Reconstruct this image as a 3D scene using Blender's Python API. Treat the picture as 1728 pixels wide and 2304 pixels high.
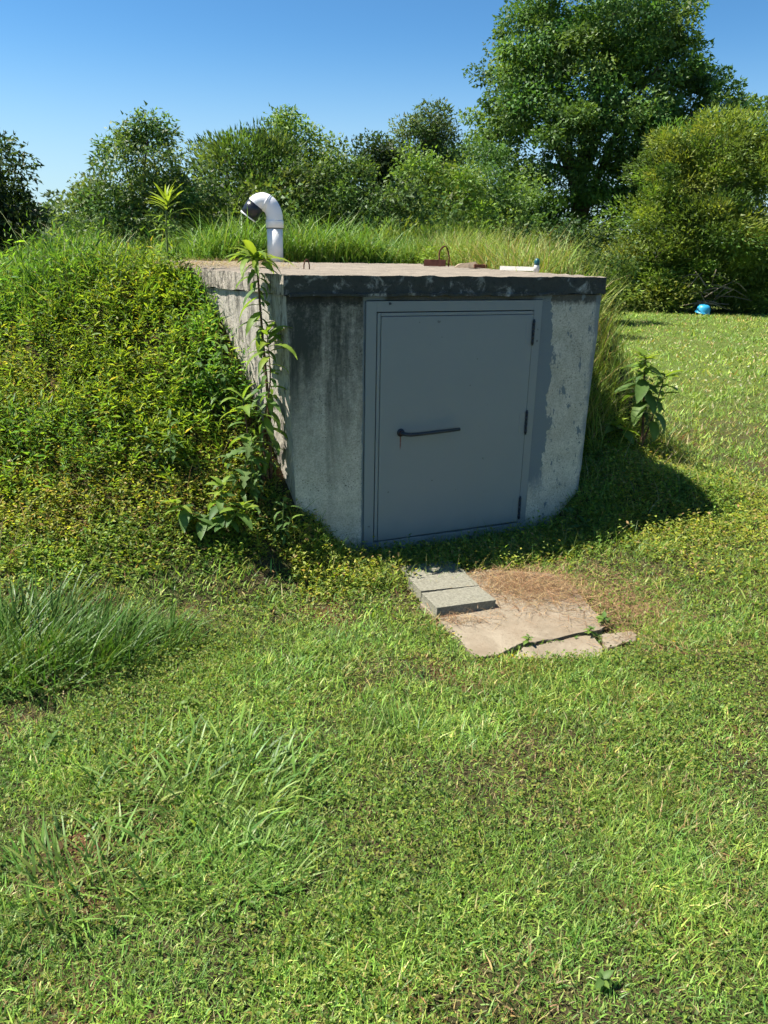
import bpy, bmesh, math, random
import numpy as np
from mathutils import Vector, Matrix, noise as mnoise

for o in list(bpy.data.objects): bpy.data.objects.remove(o)
S = bpy.context.scene
COL = S.collection

# ------------------------------------------------------------------ camera
CAM = np.array([0.0, 0.0, 1.7239])
PITCH, ROLL, FPX = 0.3224, 0.0206, 1750.944
cd = bpy.data.cameras.new('camera'); cam = bpy.data.objects.new('camera', cd); COL.objects.link(cam)
cd.sensor_fit = 'HORIZONTAL'; cd.sensor_width = 36.0; cd.lens = 36.0*FPX/1728.0
cd.clip_start = 0.05; cd.clip_end = 3000
fw = Vector((0, math.cos(PITCH), -math.sin(PITCH))); r0 = Vector((1, 0, 0)); u0 = r0.cross(fw)
Rv = r0*math.cos(ROLL)+u0*math.sin(ROLL); Uv = u0*math.cos(ROLL)-r0*math.sin(ROLL)
cam.matrix_world = Matrix(((Rv.x, Uv.x, -fw.x, CAM[0]), (Rv.y, Uv.y, -fw.y, CAM[1]), (Rv.z, Uv.z, -fw.z, CAM[2]), (0, 0, 0, 1)))
S.camera = cam

# ------------------------------------------------------------------ sky, sun, exposure
SUN_TO = Vector((-0.637, 0.02, 1.0)).normalized()
W = bpy.data.worlds.new('World'); S.world = W; W.use_nodes = True
wn = W.node_tree; bg = wn.nodes['Background']
sky = wn.nodes.new('ShaderNodeTexSky'); sky.sky_type = 'NISHITA'; sky.sun_disc = False
sky.sun_elevation = math.asin(SUN_TO.z); sky.sun_rotation = math.atan2(SUN_TO.x, SUN_TO.y)
sky.altitude = 100; sky.air_density = 1.0; sky.dust_density = 0.0; sky.ozone_density = 8.0
def vscale(a, v):
    k = wn.nodes.new('ShaderNodeVectorMath'); k.operation = 'MULTIPLY'; wn.links.new(a, k.inputs[0]); k.inputs[1].default_value = v; return k.outputs[0]
gm_ = wn.nodes.new('ShaderNodeGamma'); gm_.inputs[1].default_value = 1.30          # deepen the blue evenly over the whole sky
wn.links.new(vscale(sky.outputs[0], (0.14, 0.14, 0.14)), gm_.inputs[0])
blue = vscale(gm_.outputs[0], (4.6, 5.6, 5.0))
wc = wn.nodes.new('ShaderNodeTexCoord'); ws = wn.nodes.new('ShaderNodeSeparateXYZ'); wn.links.new(wc.outputs['Generated'], ws.inputs[0])
wr_ = wn.nodes.new('ShaderNodeMapRange'); wr_.interpolation_type = 'SMOOTHERSTEP'; wn.links.new(ws.outputs[2], wr_.inputs[0])
wr_.inputs[1].default_value = 0.26; wr_.inputs[2].default_value = -0.02; wr_.inputs[3].default_value = 0.0; wr_.inputs[4].default_value = 0.72
wx = wn.nodes.new('ShaderNodeMix'); wx.data_type = 'RGBA'; wn.links.new(wr_.outputs[0], wx.inputs[0]); wn.links.new(blue, wx.inputs[6]); wx.inputs[7].default_value = (2.75, 3.35, 3.85, 1)
wn.links.new(wx.outputs[2], bg.inputs[0]); bg.inputs[1].default_value = 0.10
sl = bpy.data.lights.new('sun', 'SUN'); sl.energy = 5.0; sl.angle = math.radians(0.53); sl.color = (1.0, 0.95, 0.86)
sun = bpy.data.objects.new('sun', sl); COL.objects.link(sun)
sun.rotation_euler = SUN_TO.to_track_quat('Z', 'Y').to_euler(); sun.location = (-20, 0, 30)
S.view_settings.view_transform = 'Standard'; S.view_settings.look = 'None'
S.view_settings.exposure = 1.2; S.view_settings.gamma = 1.0; S.view_settings.use_curve_mapping = False
S.render.engine = 'CYCLES'
S.cycles.max_bounces = 5; S.cycles.diffuse_bounces = 2; S.cycles.glossy_bounces = 2
S.cycles.transmission_bounces = 4; S.cycles.transparent_max_bounces = 4
S.cycles.use_denoising = True; S.cycles.denoiser = 'OPENIMAGEDENOISE'; S.cycles.denoising_prefilter = 'ACCURATE'; S.cycles.denoising_input_passes = 'RGB_ALBEDO_NORMAL'; S.cycles.use_light_tree = False
S.cycles.use_adaptive_sampling = True; S.cycles.adaptive_threshold = 0.025

# ------------------------------------------------------------------ frame of the shelter
YAW = 0.4301; CY, SY = math.cos(YAW), math.sin(YAW)
OX, OY = 1.2775*CY-4.0797*SY, 1.2775*SY+4.0797*CY
FW, FLARE, DEPTH, ZT, ZS = 2.0757, 0.22, 4.5, 1.600, 1.496
def to_b(X, Y): return (X-OX)*CY+(Y-OY)*SY, -(X-OX)*SY+(Y-OY)*CY
def to_w(bx, by): return OX+bx*CY-by*SY, OY+bx*SY+by*CY

# ------------------------------------------------------------------ numeric helpers
def hash2(i, j, s):
    h = np.sin(i*127.1+j*311.7+s*74.7)*43758.5453
    return h-np.floor(h)
def vnoise(x, y, sc, seed=0, oct=3):
    x = np.asarray(x, float)*sc; y = np.asarray(y, float)*sc
    out = 0; a = 0.5; tot = 0
    for o in range(oct):
        i = np.floor(x); j = np.floor(y); fx = x-i; fy = y-j
        fx = fx*fx*(3-2*fx); fy = fy*fy*(3-2*fy); s = seed+o*17
        v = (hash2(i, j, s)*(1-fx)+hash2(i+1, j, s)*fx)*(1-fy)+(hash2(i, j+1, s)*(1-fx)+hash2(i+1, j+1, s)*fx)*fy
        out = out+a*v; tot += a; a *= 0.5; x = x*2.03+11.3; y = y*2.03+5.7
    return out/tot
def ss(t): t = np.clip(t, 0, 1); return t*t*(3-2*t)

PA = [(0.315, 3.50), (0.395, 3.30), (0.44, 3.185), (0.545, 3.215), (0.655, 3.33), (0.78, 3.37), (1.02, 3.475), (1.10, 3.50), (1.14, 3.62), (1.10, 3.74), (1.08, 4.02), (0.98, 4.20), (0.62, 4.24), (0.24, 4.14), (0.20, 3.75)]
PB = [(0.60, 3.20), (0.70, 3.20), (1.00, 3.22), (1.045, 3.27), (1.04, 3.452), (0.79, 3.347), (0.68, 3.308)]
PC = [(1.085, 3.33), (1.25, 3.42), (1.26, 3.50), (1.14, 3.475), (1.075, 3.455)]
PAD_ALL = [(0.30, 3.50), (0.36, 3.30), (0.43, 3.155), (1.06, 3.20), (1.30, 3.42), (1.27, 3.60), (1.14, 3.85), (1.05, 4.22), (0.62, 4.28), (0.20, 4.20), (0.18, 3.75)]
def bank_profile(t): t = np.clip(t, 0, 1); return 0.6*ss(t)+0.4*t
def ground_z(X, Y):
    X = np.asarray(X, float); Y = np.asarray(Y, float)
    bx, by = to_b(X, Y)
    z = 0.035-0.095*np.exp(-(((bx-0.95)/1.25)**4+((by+0.75)/1.15)**4))
    z = z+0.10*ss((Y-13)/10)*ss((X-1)/3)
    z = z-4.5*ss((Y-10)/35)*ss((1.0-X)/7)
    z = z+0.03*(vnoise(X, Y, 1.3, 3, 2)-0.5)
    dl = np.maximum(0, -(bx+FLARE*np.clip(by, 0, DEPTH)))
    dlc = np.minimum(dl, 2.4)
    hl = (1.46-0.30*ss((dl-0.35)/1.0)-0.60*ss((dl-1.2)/2.8))*(1-0.75*ss((by-3.3)/3.5)*ss((dl-0.1)/0.9))*bank_profile((by+0.45+0.12*dlc)/(1.5+0.92*dlc))*(1-ss((dl-4.0)/5))
    dr = np.maximum(0, bx-(FW+FLARE*np.clip(by, 0, 9)))
    hr = (0.20*ss((by+0.5)/0.5)+1.28*ss((by-0.35)/1.3))*(1-ss((dr-0.5)/1.4))
    t = np.clip(bx/FW, 0, 1)
    fl = 1-ss(t/0.22); fr = ss((t-0.86)/0.14)
    front = np.maximum(hl*fl, hr*fr)
    mid = np.maximum(hl, hr)
    inside = ss((by-0.02)/0.25)
    h = np.where(dl > 0, hl, np.where(dr > 0, hr, front*(1-inside)+mid*inside))
    h = h*(1-0.9*ss((by-6.0)/6))*(1-0.8*ss((by-2.8)/3.2)*ss((0.9-bx)/1.7))
    z = z+h+0.05*(vnoise(X, Y, 0.8, 9, 2)-0.5)*np.clip(h, 0, 1)
    z = np.where(in_poly(X, Y, PAD_ALL), np.minimum(z, -0.068), z)
    ins = in_shelter(X, Y, -0.09)
    return np.where(ins, -0.2, z)
def in_shelter(X, Y, m=0.0):
    bx, by = to_b(np.asarray(X, float), np.asarray(Y, float))
    return (by > -m) & (by < DEPTH+m) & (bx > -FLARE*by-m) & (bx < FW+FLARE*by+m)
def in_poly(X, Y, poly):
    X = np.asarray(X); Y = np.asarray(Y); c = np.zeros(X.shape, bool)
    n = len(poly)
    for i in range(n):
        x1, y1 = poly[i]; x2, y2 = poly[(i+1) % n]
        k = ((y1 > Y) != (y2 > Y)) & (X < (x2-x1)*(Y-y1)/((y2-y1) or 1e-9)+x1)
        c ^= k
    return c

# ------------------------------------------------------------------ materials
class NT:
    def __init__(s, name):
        s.m = bpy.data.materials.new(name); s.m.use_nodes = True; s.t = s.m.node_tree
        s.b = s.t.nodes['Principled BSDF']; s.out = s.t.nodes['Material Output']
        s.tc = s.t.nodes.new('ShaderNodeTexCoord')
    def n(s, k): return s.t.nodes.new(k)
    def put(s, sock, v):
        if hasattr(v, 'is_output'): s.t.links.new(v, sock)
        elif isinstance(v, (tuple, list)): sock.default_value = tuple(v)+((1,) if len(sock.default_value) == 4 and len(v) == 3 else ())
        else: sock.default_value = v
    def obj(s, scale=(1, 1, 1), loc=(0, 0, 0)):
        mp = s.n('ShaderNodeMapping'); s.t.links.new(s.tc.outputs['Object'], mp.inputs[0])
        mp.inputs['Scale'].default_value = scale; mp.inputs['Location'].default_value = loc; return mp.outputs[0]
    def noise(s, vec, scale, detail=4, rough=0.6, dist=0):
        k = s.n('ShaderNodeTexNoise'); s.t.links.new(vec, k.inputs['Vector']); k.inputs['Scale'].default_value = scale
        k.inputs['Detail'].default_value = detail; k.inputs['Roughness'].default_value = rough; k.inputs['Distortion'].default_value = dist
        return k.outputs['Fac']
    def vor(s, vec, scale):
        k = s.n('ShaderNodeTexVoronoi'); s.t.links.new(vec, k.inputs['Vector']); k.inputs['Scale'].default_value = scale; return k.outputs['Distance']
    def ramp(s, f, lo, hi):
        k = s.n('ShaderNodeMapRange'); k.interpolation_type = 'SMOOTHSTEP'; s.put(k.inputs['Value'], f)
        k.inputs['From Min'].default_value = lo; k.inputs['From Max'].default_value = hi; return k.outputs[0]
    def mth(s, op, a, b=0.0):
        k = s.n('ShaderNodeMath'); k.operation = op; s.put(k.inputs[0], a); s.put(k.inputs[1], b); return k.outputs[0]
    def mix(s, f, a, b):
        k = s.n('ShaderNodeMix'); k.data_type = 'RGBA'; s.put(k.inputs[0], f); s.put(k.inputs[6], a); s.put(k.inputs[7], b); return k.outputs[2]
    def sep(s, which='Object'):
        k = s.n('ShaderNodeSeparateXYZ'); s.t.links.new(s.tc.outputs[which], k.inputs[0]); return k.outputs
    def bump(s, h, st=0.3, d=0.01):
        k = s.n('ShaderNodeBump'); k.inputs['Strength'].default_value = st; k.inputs['Distance'].default_value = d
        s.t.links.new(h, k.inputs['Height']); s.t.links.new(k.outputs[0], s.b.inputs['Normal'])
    def fin(s, col=None, rough=0.8, spec=0.3, metal=0.0):
        if col is not None: s.put(s.b.inputs['Base Color'], col)
        s.put(s.b.inputs['Roughness'], rough); s.b.inputs['Specular IOR Level'].default_value = spec; s.b.inputs['Metallic'].default_value = metal
        return s.m

def foliage(name, transl=0.35, rough=0.5, spec=0.25):
    k = NT(name); a = k.n('ShaderNodeAttribute'); a.attribute_name = 'tint'
    k.fin(a.outputs['Color'], rough, spec)
    tr = k.n('ShaderNodeBsdfTranslucent'); hs = k.n('ShaderNodeMix'); hs.data_type = 'RGBA'; hs.blend_type = 'MULTIPLY'
    hs.inputs[0].default_value = 1; k.t.links.new(a.outputs['Color'], hs.inputs[6]); hs.inputs[7].default_value = (1.5, 1.45, 0.6, 1)
    k.t.links.new(hs.outputs[2], tr.inputs[0])
    mx = k.n('ShaderNodeMixShader'); mx.inputs[0].default_value = transl
    k.t.links.new(k.b.outputs[0], mx.inputs[1]); k.t.links.new(tr.outputs[0], mx.inputs[2]); k.t.links.new(mx.outputs[0], k.out.inputs[0])
    return k.m
def plain(name, col, rough=0.6, spec=0.3, var=0.15, sc=20, bump=0.0, metal=0):
    k = NT(name); v = k.obj(); f = k.noise(v, sc, 5)
    c = k.mix(f, tuple(x*(1-var) for x in col), tuple(min(1, x*(1+var)) for x in col))
    if bump: k.bump(k.noise(v, sc*3, 4), bump, 0.005)
    return k.fin(c, rough, spec, metal)

MAT = {}
MAT['leaf'] = foliage('leaf_green', 0.45); MAT['grass'] = foliage('grass_blades', 0.30, 0.45, 0.3)
MAT['tree'] = foliage('tree_leaves', 0.36, 0.5, 0.25)
MAT['dry'] = foliage('dry_straw', 0.15, 0.7, 0.15)

def mat_front():
    k = NT('shelter_front_concrete'); v = k.obj(); x, y, z = k.sep()
    stre = k.noise(k.obj((3.0, 3.0, 0.5)), 2.2, 6, 0.65, 0.4)
    fine = k.noise(v, 34, 6, 0.7); mid = k.noise(v, 7, 5, 0.6)
    base = k.mix(k.ramp(mid, 0.3, 0.7), (0.54, 0.49, 0.38), (0.72, 0.66, 0.53))
    base = k.mix(k.mth('MULTIPLY', k.ramp(k.noise(v, 95, 4, 0.8), 0.42, 0.62), 0.55), base, (0.26, 0.245, 0.185))
    base = k.mix(k.mth('MULTIPLY', k.ramp(fine, 0.45, 0.7), 0.5), base, (0.31, 0.29, 0.22))
    left = k.ramp(x, 0.9, 0.3)
    h = k.ramp(k.mth('ADD', z, k.mth('MULTIPLY', k.mth('SUBTRACT', stre, 0.5), 1.5)), 0.35, 1.35)
    mold = k.mth('MULTIPLY', h, k.mth('MULTIPLY', k.ramp(k.mth('ADD', stre, k.mth('MULTIPLY', fine, 0.4)), 0.30, 0.75), k.mth('ADD', k.mth('MULTIPLY', left, 0.95), 0.06)))
    base = k.mix(mold, base, (0.055, 0.06, 0.048))
    pits = k.mth('MULTIPLY', k.ramp(k.vor(v, 62), 0.26, 0.12), k.ramp(k.noise(v, 6, 3), 0.45, 0.62))
    base = k.mix(k.mth('MULTIPLY', pits, 0.85), base, (0.03, 0.034, 0.032))
    top = k.ramp(k.mth('ADD', z, k.mth('MULTIPLY', fine, 0.10)), 1.475, 1.515)
    base = k.mix(k.mth('MULTIPLY', top, 0.85), base, (0.03, 0.032, 0.028))
    foot = k.mth('MULTIPLY', k.ramp(k.mth('ADD', z, k.mth('MULTIPLY', mid, 0.3)), 0.32, 0.05), 0.55)
    base = k.mix(foot, base, (0.10, 0.12, 0.10))
    # blue-grey paint lapped over the concrete right of the frame, flaking towards its edge
    n1 = k.noise(k.obj((1, 1, 0.55)), 9, 6, 0.7)
    edge = k.mth('ADD', k.mth('MULTIPLY', k.mth('SUBTRACT', n1, 0.5), 0.33), k.mth('MULTIPLY', k.ramp(z, 1.5, 0.75), 0.06))
    prox = k.mth('SUBTRACT', k.mth('ADD', 1.70, edge), x)
    pm = k.mth('MULTIPLY', k.ramp(prox, -0.004, 0.006), k.ramp(x, 1.55, 1.60))
    pm = k.mth('MULTIPLY', pm, k.ramp(k.mth('ADD', z, k.mth('MULTIPLY', n1, 0.5)), 0.42, 0.62))
    spot = k.mth('MULTIPLY', k.ramp(k.noise(k.obj((1.3, 1, 0.6), (3, 0, 1)), 14, 5, 0.65), 0.60, 0.62), k.ramp(x, 1.7, 1.75))
    corner = k.mth('MULTIPLY', k.ramp(k.mth('ADD', x, k.mth('MULTIPLY', n1, 0.16)), 2.10, 2.13), 0.8)
    sill = k.mth('MULTIPLY', k.mth('MULTIPLY', k.ramp(z, 0.06, 0.04), k.ramp(k.mth('ADD', z, k.mth('MULTIPLY', n1, 0.25)), 0.0, 0.06)), k.mth('MULTIPLY', k.ramp(x, 0.44, 0.47), k.ramp(x, 1.66, 1.62)))
    rim = k.mth('MULTIPLY', k.ramp(k.mth('ADD', x, k.mth('MULTIPLY', n1, 0.05)), 0.462, 0.475), k.ramp(x, 0.60, 0.55))
    pm = k.mth('MAXIMUM', k.mth('MAXIMUM', pm, k.mth('MAXIMUM', spot, k.mth('MULTIPLY', sill, 0.7))), k.mth('MAXIMUM', corner, rim))
    base = k.mix(pm, base, (0.185, 0.212, 0.218))
    hh = k.mth('SUBTRACT', k.mth('ADD', k.mth('MULTIPLY', fine, 0.6), mid), pits)
    k.bump(k.mth('ADD', hh, k.mth('MULTIPLY', pm, 0.25)), 0.55, 0.012)
    return k.fin(base, 0.88, 0.2)
def mat_side():
    k = NT('shelter_side_concrete'); v = k.obj()
    st = k.noise(k.obj((4.0, 4.0, 0.9)), 2.2, 8, 0.75, 1.6); st2 = k.noise(k.obj((20, 20, 4.5)), 2.0, 6, 0.75, 1.2); fine = k.noise(v, 40, 5, 0.7)
    base = k.mix(fine, (0.36, 0.325, 0.27), (0.50, 0.455, 0.385))
    base = k.mix(k.mth('MULTIPLY', k.ramp(st, 0.47, 0.66), 0.9), base, (0.085, 0.078, 0.065))
    base = k.mix(k.mth('MULTIPLY', k.mth('MULTIPLY', k.ramp(st2, 0.50, 0.62), k.ramp(st, 0.40, 0.52)), 0.9), base, (0.10, 0.09, 0.075))
    k.bump(k.mth('ADD', fine, st), 0.5, 0.012); return k.fin(base, 0.9, 0.2)
def mat_slab():
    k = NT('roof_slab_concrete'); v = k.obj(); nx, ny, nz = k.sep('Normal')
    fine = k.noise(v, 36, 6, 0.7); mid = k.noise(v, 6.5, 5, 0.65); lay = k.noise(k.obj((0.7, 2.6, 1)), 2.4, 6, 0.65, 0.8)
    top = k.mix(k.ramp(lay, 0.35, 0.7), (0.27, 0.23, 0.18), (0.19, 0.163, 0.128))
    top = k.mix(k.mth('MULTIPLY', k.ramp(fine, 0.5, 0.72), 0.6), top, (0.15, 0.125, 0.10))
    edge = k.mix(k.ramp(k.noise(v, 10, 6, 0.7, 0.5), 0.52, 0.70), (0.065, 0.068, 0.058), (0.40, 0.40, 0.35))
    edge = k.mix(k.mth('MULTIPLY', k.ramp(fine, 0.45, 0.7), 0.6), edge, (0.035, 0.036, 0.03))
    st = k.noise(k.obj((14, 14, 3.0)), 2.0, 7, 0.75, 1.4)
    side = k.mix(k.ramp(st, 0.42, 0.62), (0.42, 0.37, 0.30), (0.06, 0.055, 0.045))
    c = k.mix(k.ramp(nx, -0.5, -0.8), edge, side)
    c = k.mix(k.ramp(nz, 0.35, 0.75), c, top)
    k.bump(k.mth('ADD', fine, k.mth('MULTIPLY', mid, 1.5)), 0.7, 0.014); return k.fin(c, 0.92, 0.15)
def mat_paint():
    k = NT('blue_grey_door_paint'); v = k.obj(); x, y, z = k.sep()
    f = k.noise(v, 2.2, 4); g = k.noise(v, 70, 3)
    c = k.mix(f, (0.225, 0.244, 0.235), (0.247, 0.267, 0.256))
    ch = k.ramp(k.noise(v, 24, 3, 0.5), 0.735, 0.75)
    c = k.mix(k.mth('MULTIPLY', ch, 0.6), c, (0.06, 0.06, 0.055))
    gr = k.mth('MULTIPLY', k.ramp(k.mth('ADD', z, k.mth('MULTIPLY', k.noise(v, 8, 5), 0.16)), 0.26, 0.06), 0.35)
    c = k.mix(gr, c, (0.13, 0.15, 0.14))
    # rust bleeding from the handle pivot
    dx = k.mth('ABSOLUTE', k.mth('SUBTRACT', x, 0.684)); wob = k.mth('MULTIPLY', g, 0.006)
    ru = k.mth('MULTIPLY', k.mth('MULTIPLY', k.ramp(k.mth('ADD', dx, wob), 0.009, 0.005), k.ramp(z, 0.60, 0.64)), k.ramp(z, 0.705, 0.69))
    c = k.mix(k.mth('MULTIPLY', ru, 0.9), c, (0.16, 0.035, 0.018))
    k.bump(k.noise(v, 3.5, 3), 0.12, 0.02); return k.fin(c, 0.5, 0.35)
def mat_pad():
    k = NT('pad_concrete'); v = k.obj(); fine = k.noise(v, 55, 6, 0.7); mid = k.noise(v, 5, 6, 0.65, 0.5); big = k.noise(v, 1.7, 3)
    c = k.mix(k.ramp(mid, 0.3, 0.7), (0.205, 0.168, 0.118), (0.305, 0.258, 0.188))
    c = k.mix(k.mth('MULTIPLY', k.ramp(fine, 0.52, 0.7), 0.5), c, (0.14, 0.095, 0.06))
    c = k.mix(k.mth('MULTIPLY', k.ramp(big, 0.5, 0.7), 0.35), c, (0.19, 0.13, 0.08))
    c = k.mix(k.ramp(k.vor(v, 38), 0.10, 0.05), c, (0.10, 0.07, 0.05))
    k.bump(k.mth('ADD', fine, mid), 0.5, 0.008); return k.fin(c, 0.92, 0.12)
def mat_block():
    k = NT('block_concrete'); v = k.obj(); fine = k.noise(v, 90, 5, 0.75); mid = k.noise(v, 12, 5)
    c = k.mix(k.ramp(fine, 0.3, 0.7), (0.145, 0.138, 0.104), (0.285, 0.272, 0.212)); c = k.mix(k.mth('MULTIPLY', k.ramp(mid, 0.5, 0.7), 0.4), c, (0.22, 0.20, 0.14))
    k.bump(fine, 0.6, 0.006); return k.fin(c, 0.95, 0.1)
def mat_ground():
    k = NT('lawn_soil'); v = k.obj(); a = k.noise(v, 0.5, 4); b = k.noise(v, 5, 6, 0.7); c2 = k.noise(v, 45, 5, 0.7)
    c = k.mix(k.ramp(b, 0.35, 0.65), (0.045, 0.050, 0.018), (0.075, 0.058, 0.030))
    c = k.mix(k.mth('MULTIPLY', k.ramp(c2, 0.5, 0.7), 0.5), c, (0.13, 0.095, 0.05))
    red = k.ramp(k.noise(v, 1.9, 4, 0.6), 0.55, 0.66)
    c = k.mix(k.mth('MULTIPLY', red, 0.7), c, (0.16, 0.075, 0.04))
    x, y, z = k.sep()
    far = k.ramp(y, 5, 13)
    c = k.mix(far, c, k.mix(b, (0.085, 0.125, 0.028), (0.12, 0.15, 0.035)))
    k.bump(k.mth('ADD', b, c2), 0.9, 0.03); return k.fin(c, 0.95, 0.1)
MAT['front'] = mat_front(); MAT['side'] = mat_side(); MAT['slab'] = mat_slab(); MAT['paint'] = mat_paint()
MAT['pad'] = mat_pad(); MAT['block'] = mat_block(); MAT['ground'] = mat_ground()
MAT['dark'] = plain('dark_iron', (0.022, 0.026, 0.032), 0.45, 0.5, 0.3, 40, 0.2)
MAT['gap'] = plain('door_gap_shade_black', (0.010, 0.012, 0.014), 0.9, 0.1)  # near-black colour standing in for the shade in the door gaps
MAT['rust'] = plain('rusty_iron', (0.10, 0.042, 0.025), 0.85, 0.2, 0.5, 60, 0.5)
MAT['pvc'] = plain('white_pvc', (0.78, 0.77, 0.76), 0.38, 0.45, 0.03, 12)
MAT['tape'] = plain('black_plastic_wrap', (0.012, 0.013, 0.020), 0.32, 0.5, 0.4, 14, 0.6)
MAT['teal'] = plain('teal_plastic', (0.008, 0.075, 0.085), 0.35, 0.5, 0.2, 20)
MAT['brick'] = plain('red_brick', (0.15, 0.06, 0.042), 0.9, 0.15, 0.4, 35, 0.5)
MAT['stone'] = plain('weathered_stone', (0.30, 0.23, 0.16), 0.9, 0.15, 0.45, 25, 0.6)
MAT['white'] = plain('weathered_white_board', (0.66, 0.63, 0.57), 0.7, 0.2, 0.2, 30, 0.3)
MAT['blue'] = plain('blue_plastic', (0.03, 0.30, 0.52), 0.4, 0.45, 0.15, 9)
MAT['bark'] = plain('grey_brown_bark', (0.10, 0.08, 0.06), 0.9, 0.1, 0.45, 14, 0.8)
MAT['stem'] = plain('green_stem', (0.13, 0.17, 0.05), 0.6, 0.3, 0.25, 30)
MAT['rstem'] = plain('reddish_weed_stem', (0.11, 0.06, 0.04), 0.6, 0.3, 0.35, 30)
MAT['twig'] = plain('dead_twig_bark', (0.23, 0.19, 0.14), 0.9, 0.1, 0.3, 30)

# ------------------------------------------------------------------ mesh helpers
def link(name, me, mat, parent=None, smooth=False):
    o = bpy.data.objects.new(name, me); COL.objects.link(o)
    if mat is not None and not me.materials: me.materials.append(mat)
    if parent is not None: o.parent = parent
    if smooth: me.polygons.foreach_set('use_smooth', np.ones(len(me.polygons), bool))
    return o
def tag(o, label=None, cat=None, group=None, kind=None):
    if label: o['label'] = label
    if cat: o['category'] = cat
    if group: o['group'] = group
    if kind: o['kind'] = kind
    return o
def empty(name, loc=(0, 0, 0), rz=0.0):
    o = bpy.data.objects.new(name, None); COL.objects.link(o); o.location = loc; o.rotation_euler = (0, 0, rz); o.empty_display_size = 0.1
    return o
def bmo(name, bm, mat, parent=None, smooth=False):
    bmesh.ops.recalc_face_normals(bm, faces=bm.faces)
    me = bpy.data.meshes.new(name); bm.to_mesh(me); bm.free(); return link(name, me, mat, parent, smooth)
def trimesh(name, V, F, col=None):
    V = np.ascontiguousarray(V, np.float32); F = np.ascontiguousarray(F, np.int32)
    me = bpy.data.meshes.new(name); n = len(F)
    me.vertices.add(len(V)); me.vertices.foreach_set('co', V.ravel())
    me.loops.add(n*3); me.loops.foreach_set('vertex_index', F.ravel())
    me.polygons.add(n); me.polygons.foreach_set('loop_start', np.arange(0, n*3, 3, dtype=np.int32))
    if col is not None:
        a = me.color_attributes.new('tint', 'FLOAT_COLOR', 'POINT')
        c4 = np.ones((len(V), 4), np.float32); c4[:, :3] = col; a.data.foreach_set('color', c4.ravel())
    me.update(calc_edges=True); return me
class Acc:
    def __init__(s): s.V = []; s.F = []; s.C = []; s.n = 0
    def add(s, V, F, C):
        s.V.append(V); s.F.append(F+s.n); s.C.append(C); s.n += len(V)
    def mesh(s, name): return trimesh(name, np.concatenate(s.V), np.concatenate(s.F), np.concatenate(s.C))
    def obj(s, name, mat, parent=None): return link(name, s.mesh(name), mat, parent)
def unit(v): return v/np.maximum(1e-9, np.linalg.norm(v, axis=-1, keepdims=True))
def blades(acc, P, az, L, w, lean, curve, col, segs=2, rng=None):
    n = len(P); h = np.stack([np.cos(az), np.sin(az), 0*az], 1)
    tw = az+(rng.uniform(-0.9, 0.9, n) if rng is not None else 0)
    side = np.stack([-np.sin(tw), np.cos(tw), 0*az], 1)
    pos = P.copy(); V = []; up = np.array([0, 0, 1.0])
    for k in range(segs+1):
        f = k/segs; ww = w*(1-f)**0.7*(0.75+0.25*min(1, f*4)) if k < segs else 0*w
        if k < segs: V += [pos-side*ww[:, None]*0.5, pos+side*ww[:, None]*0.5]
        else: V += [pos]
        th = lean+curve*(k+0.5)/segs
        pos = pos+(h*np.sin(th)[:, None]+up*np.cos(th)[:, None])*(L/segs)[:, None]
    m = 2*segs+1; VV = np.stack(V, 1).reshape(-1, 3)
    f = []
    for k in range(segs-1): a = 2*k; f += [[a, a+1, a+3], [a, a+3, a+2]]
    a = 2*(segs-1); f += [[a, a+1, a+2]]
    F = (np.arange(n)[:, None, None]*m+np.array(f)[None]).reshape(-1, 3)
    acc.add(VV, F, np.repeat(col, m, 0))
def leaves(acc, P, D, N, L, w, col, fold=0.15, at=0.42, droop=0.15, tri=False):
    D = unit(D); S_ = unit(np.cross(D, N)); N = np.cross(S_, D)
    n = len(P); L = L[:, None]; w = w[:, None]
    if tri:
        V = np.stack([P-S_*w*0.55, P+D*L-N*L*droop, P+S_*w*0.55+D*L*0.12], 1).reshape(-1, 3)
        acc.add(V, np.arange(3*n).reshape(-1, 3), np.repeat(col, 3, 0)); return
    m = P+D*L*at; V = np.stack([P, m-S_*w*0.5+N*w*fold, P+D*L-N*L*droop, m+S_*w*0.5+N*w*fold], 1).reshape(-1, 3)
    F = (np.arange(n)[:, None, None]*4+np.array([[0, 1, 2], [0, 2, 3]])[None]).reshape(-1, 3)
    acc.add(V, F, np.repeat(col, 4, 0))
def tints(rng, n, pal, wts=None, var=0.18):
    pal = np.array(pal, float); i = rng.choice(len(pal), n, p=wts)
    return np.clip(pal[i]*(1+rng.normal(0, var, (n, 1)))*(1+rng.normal(0, 0.06, (n, 3))), 0.004, 0.9)
def rdir(rng, n): return unit(rng.normal(0, 1, (n, 3)))

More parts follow.
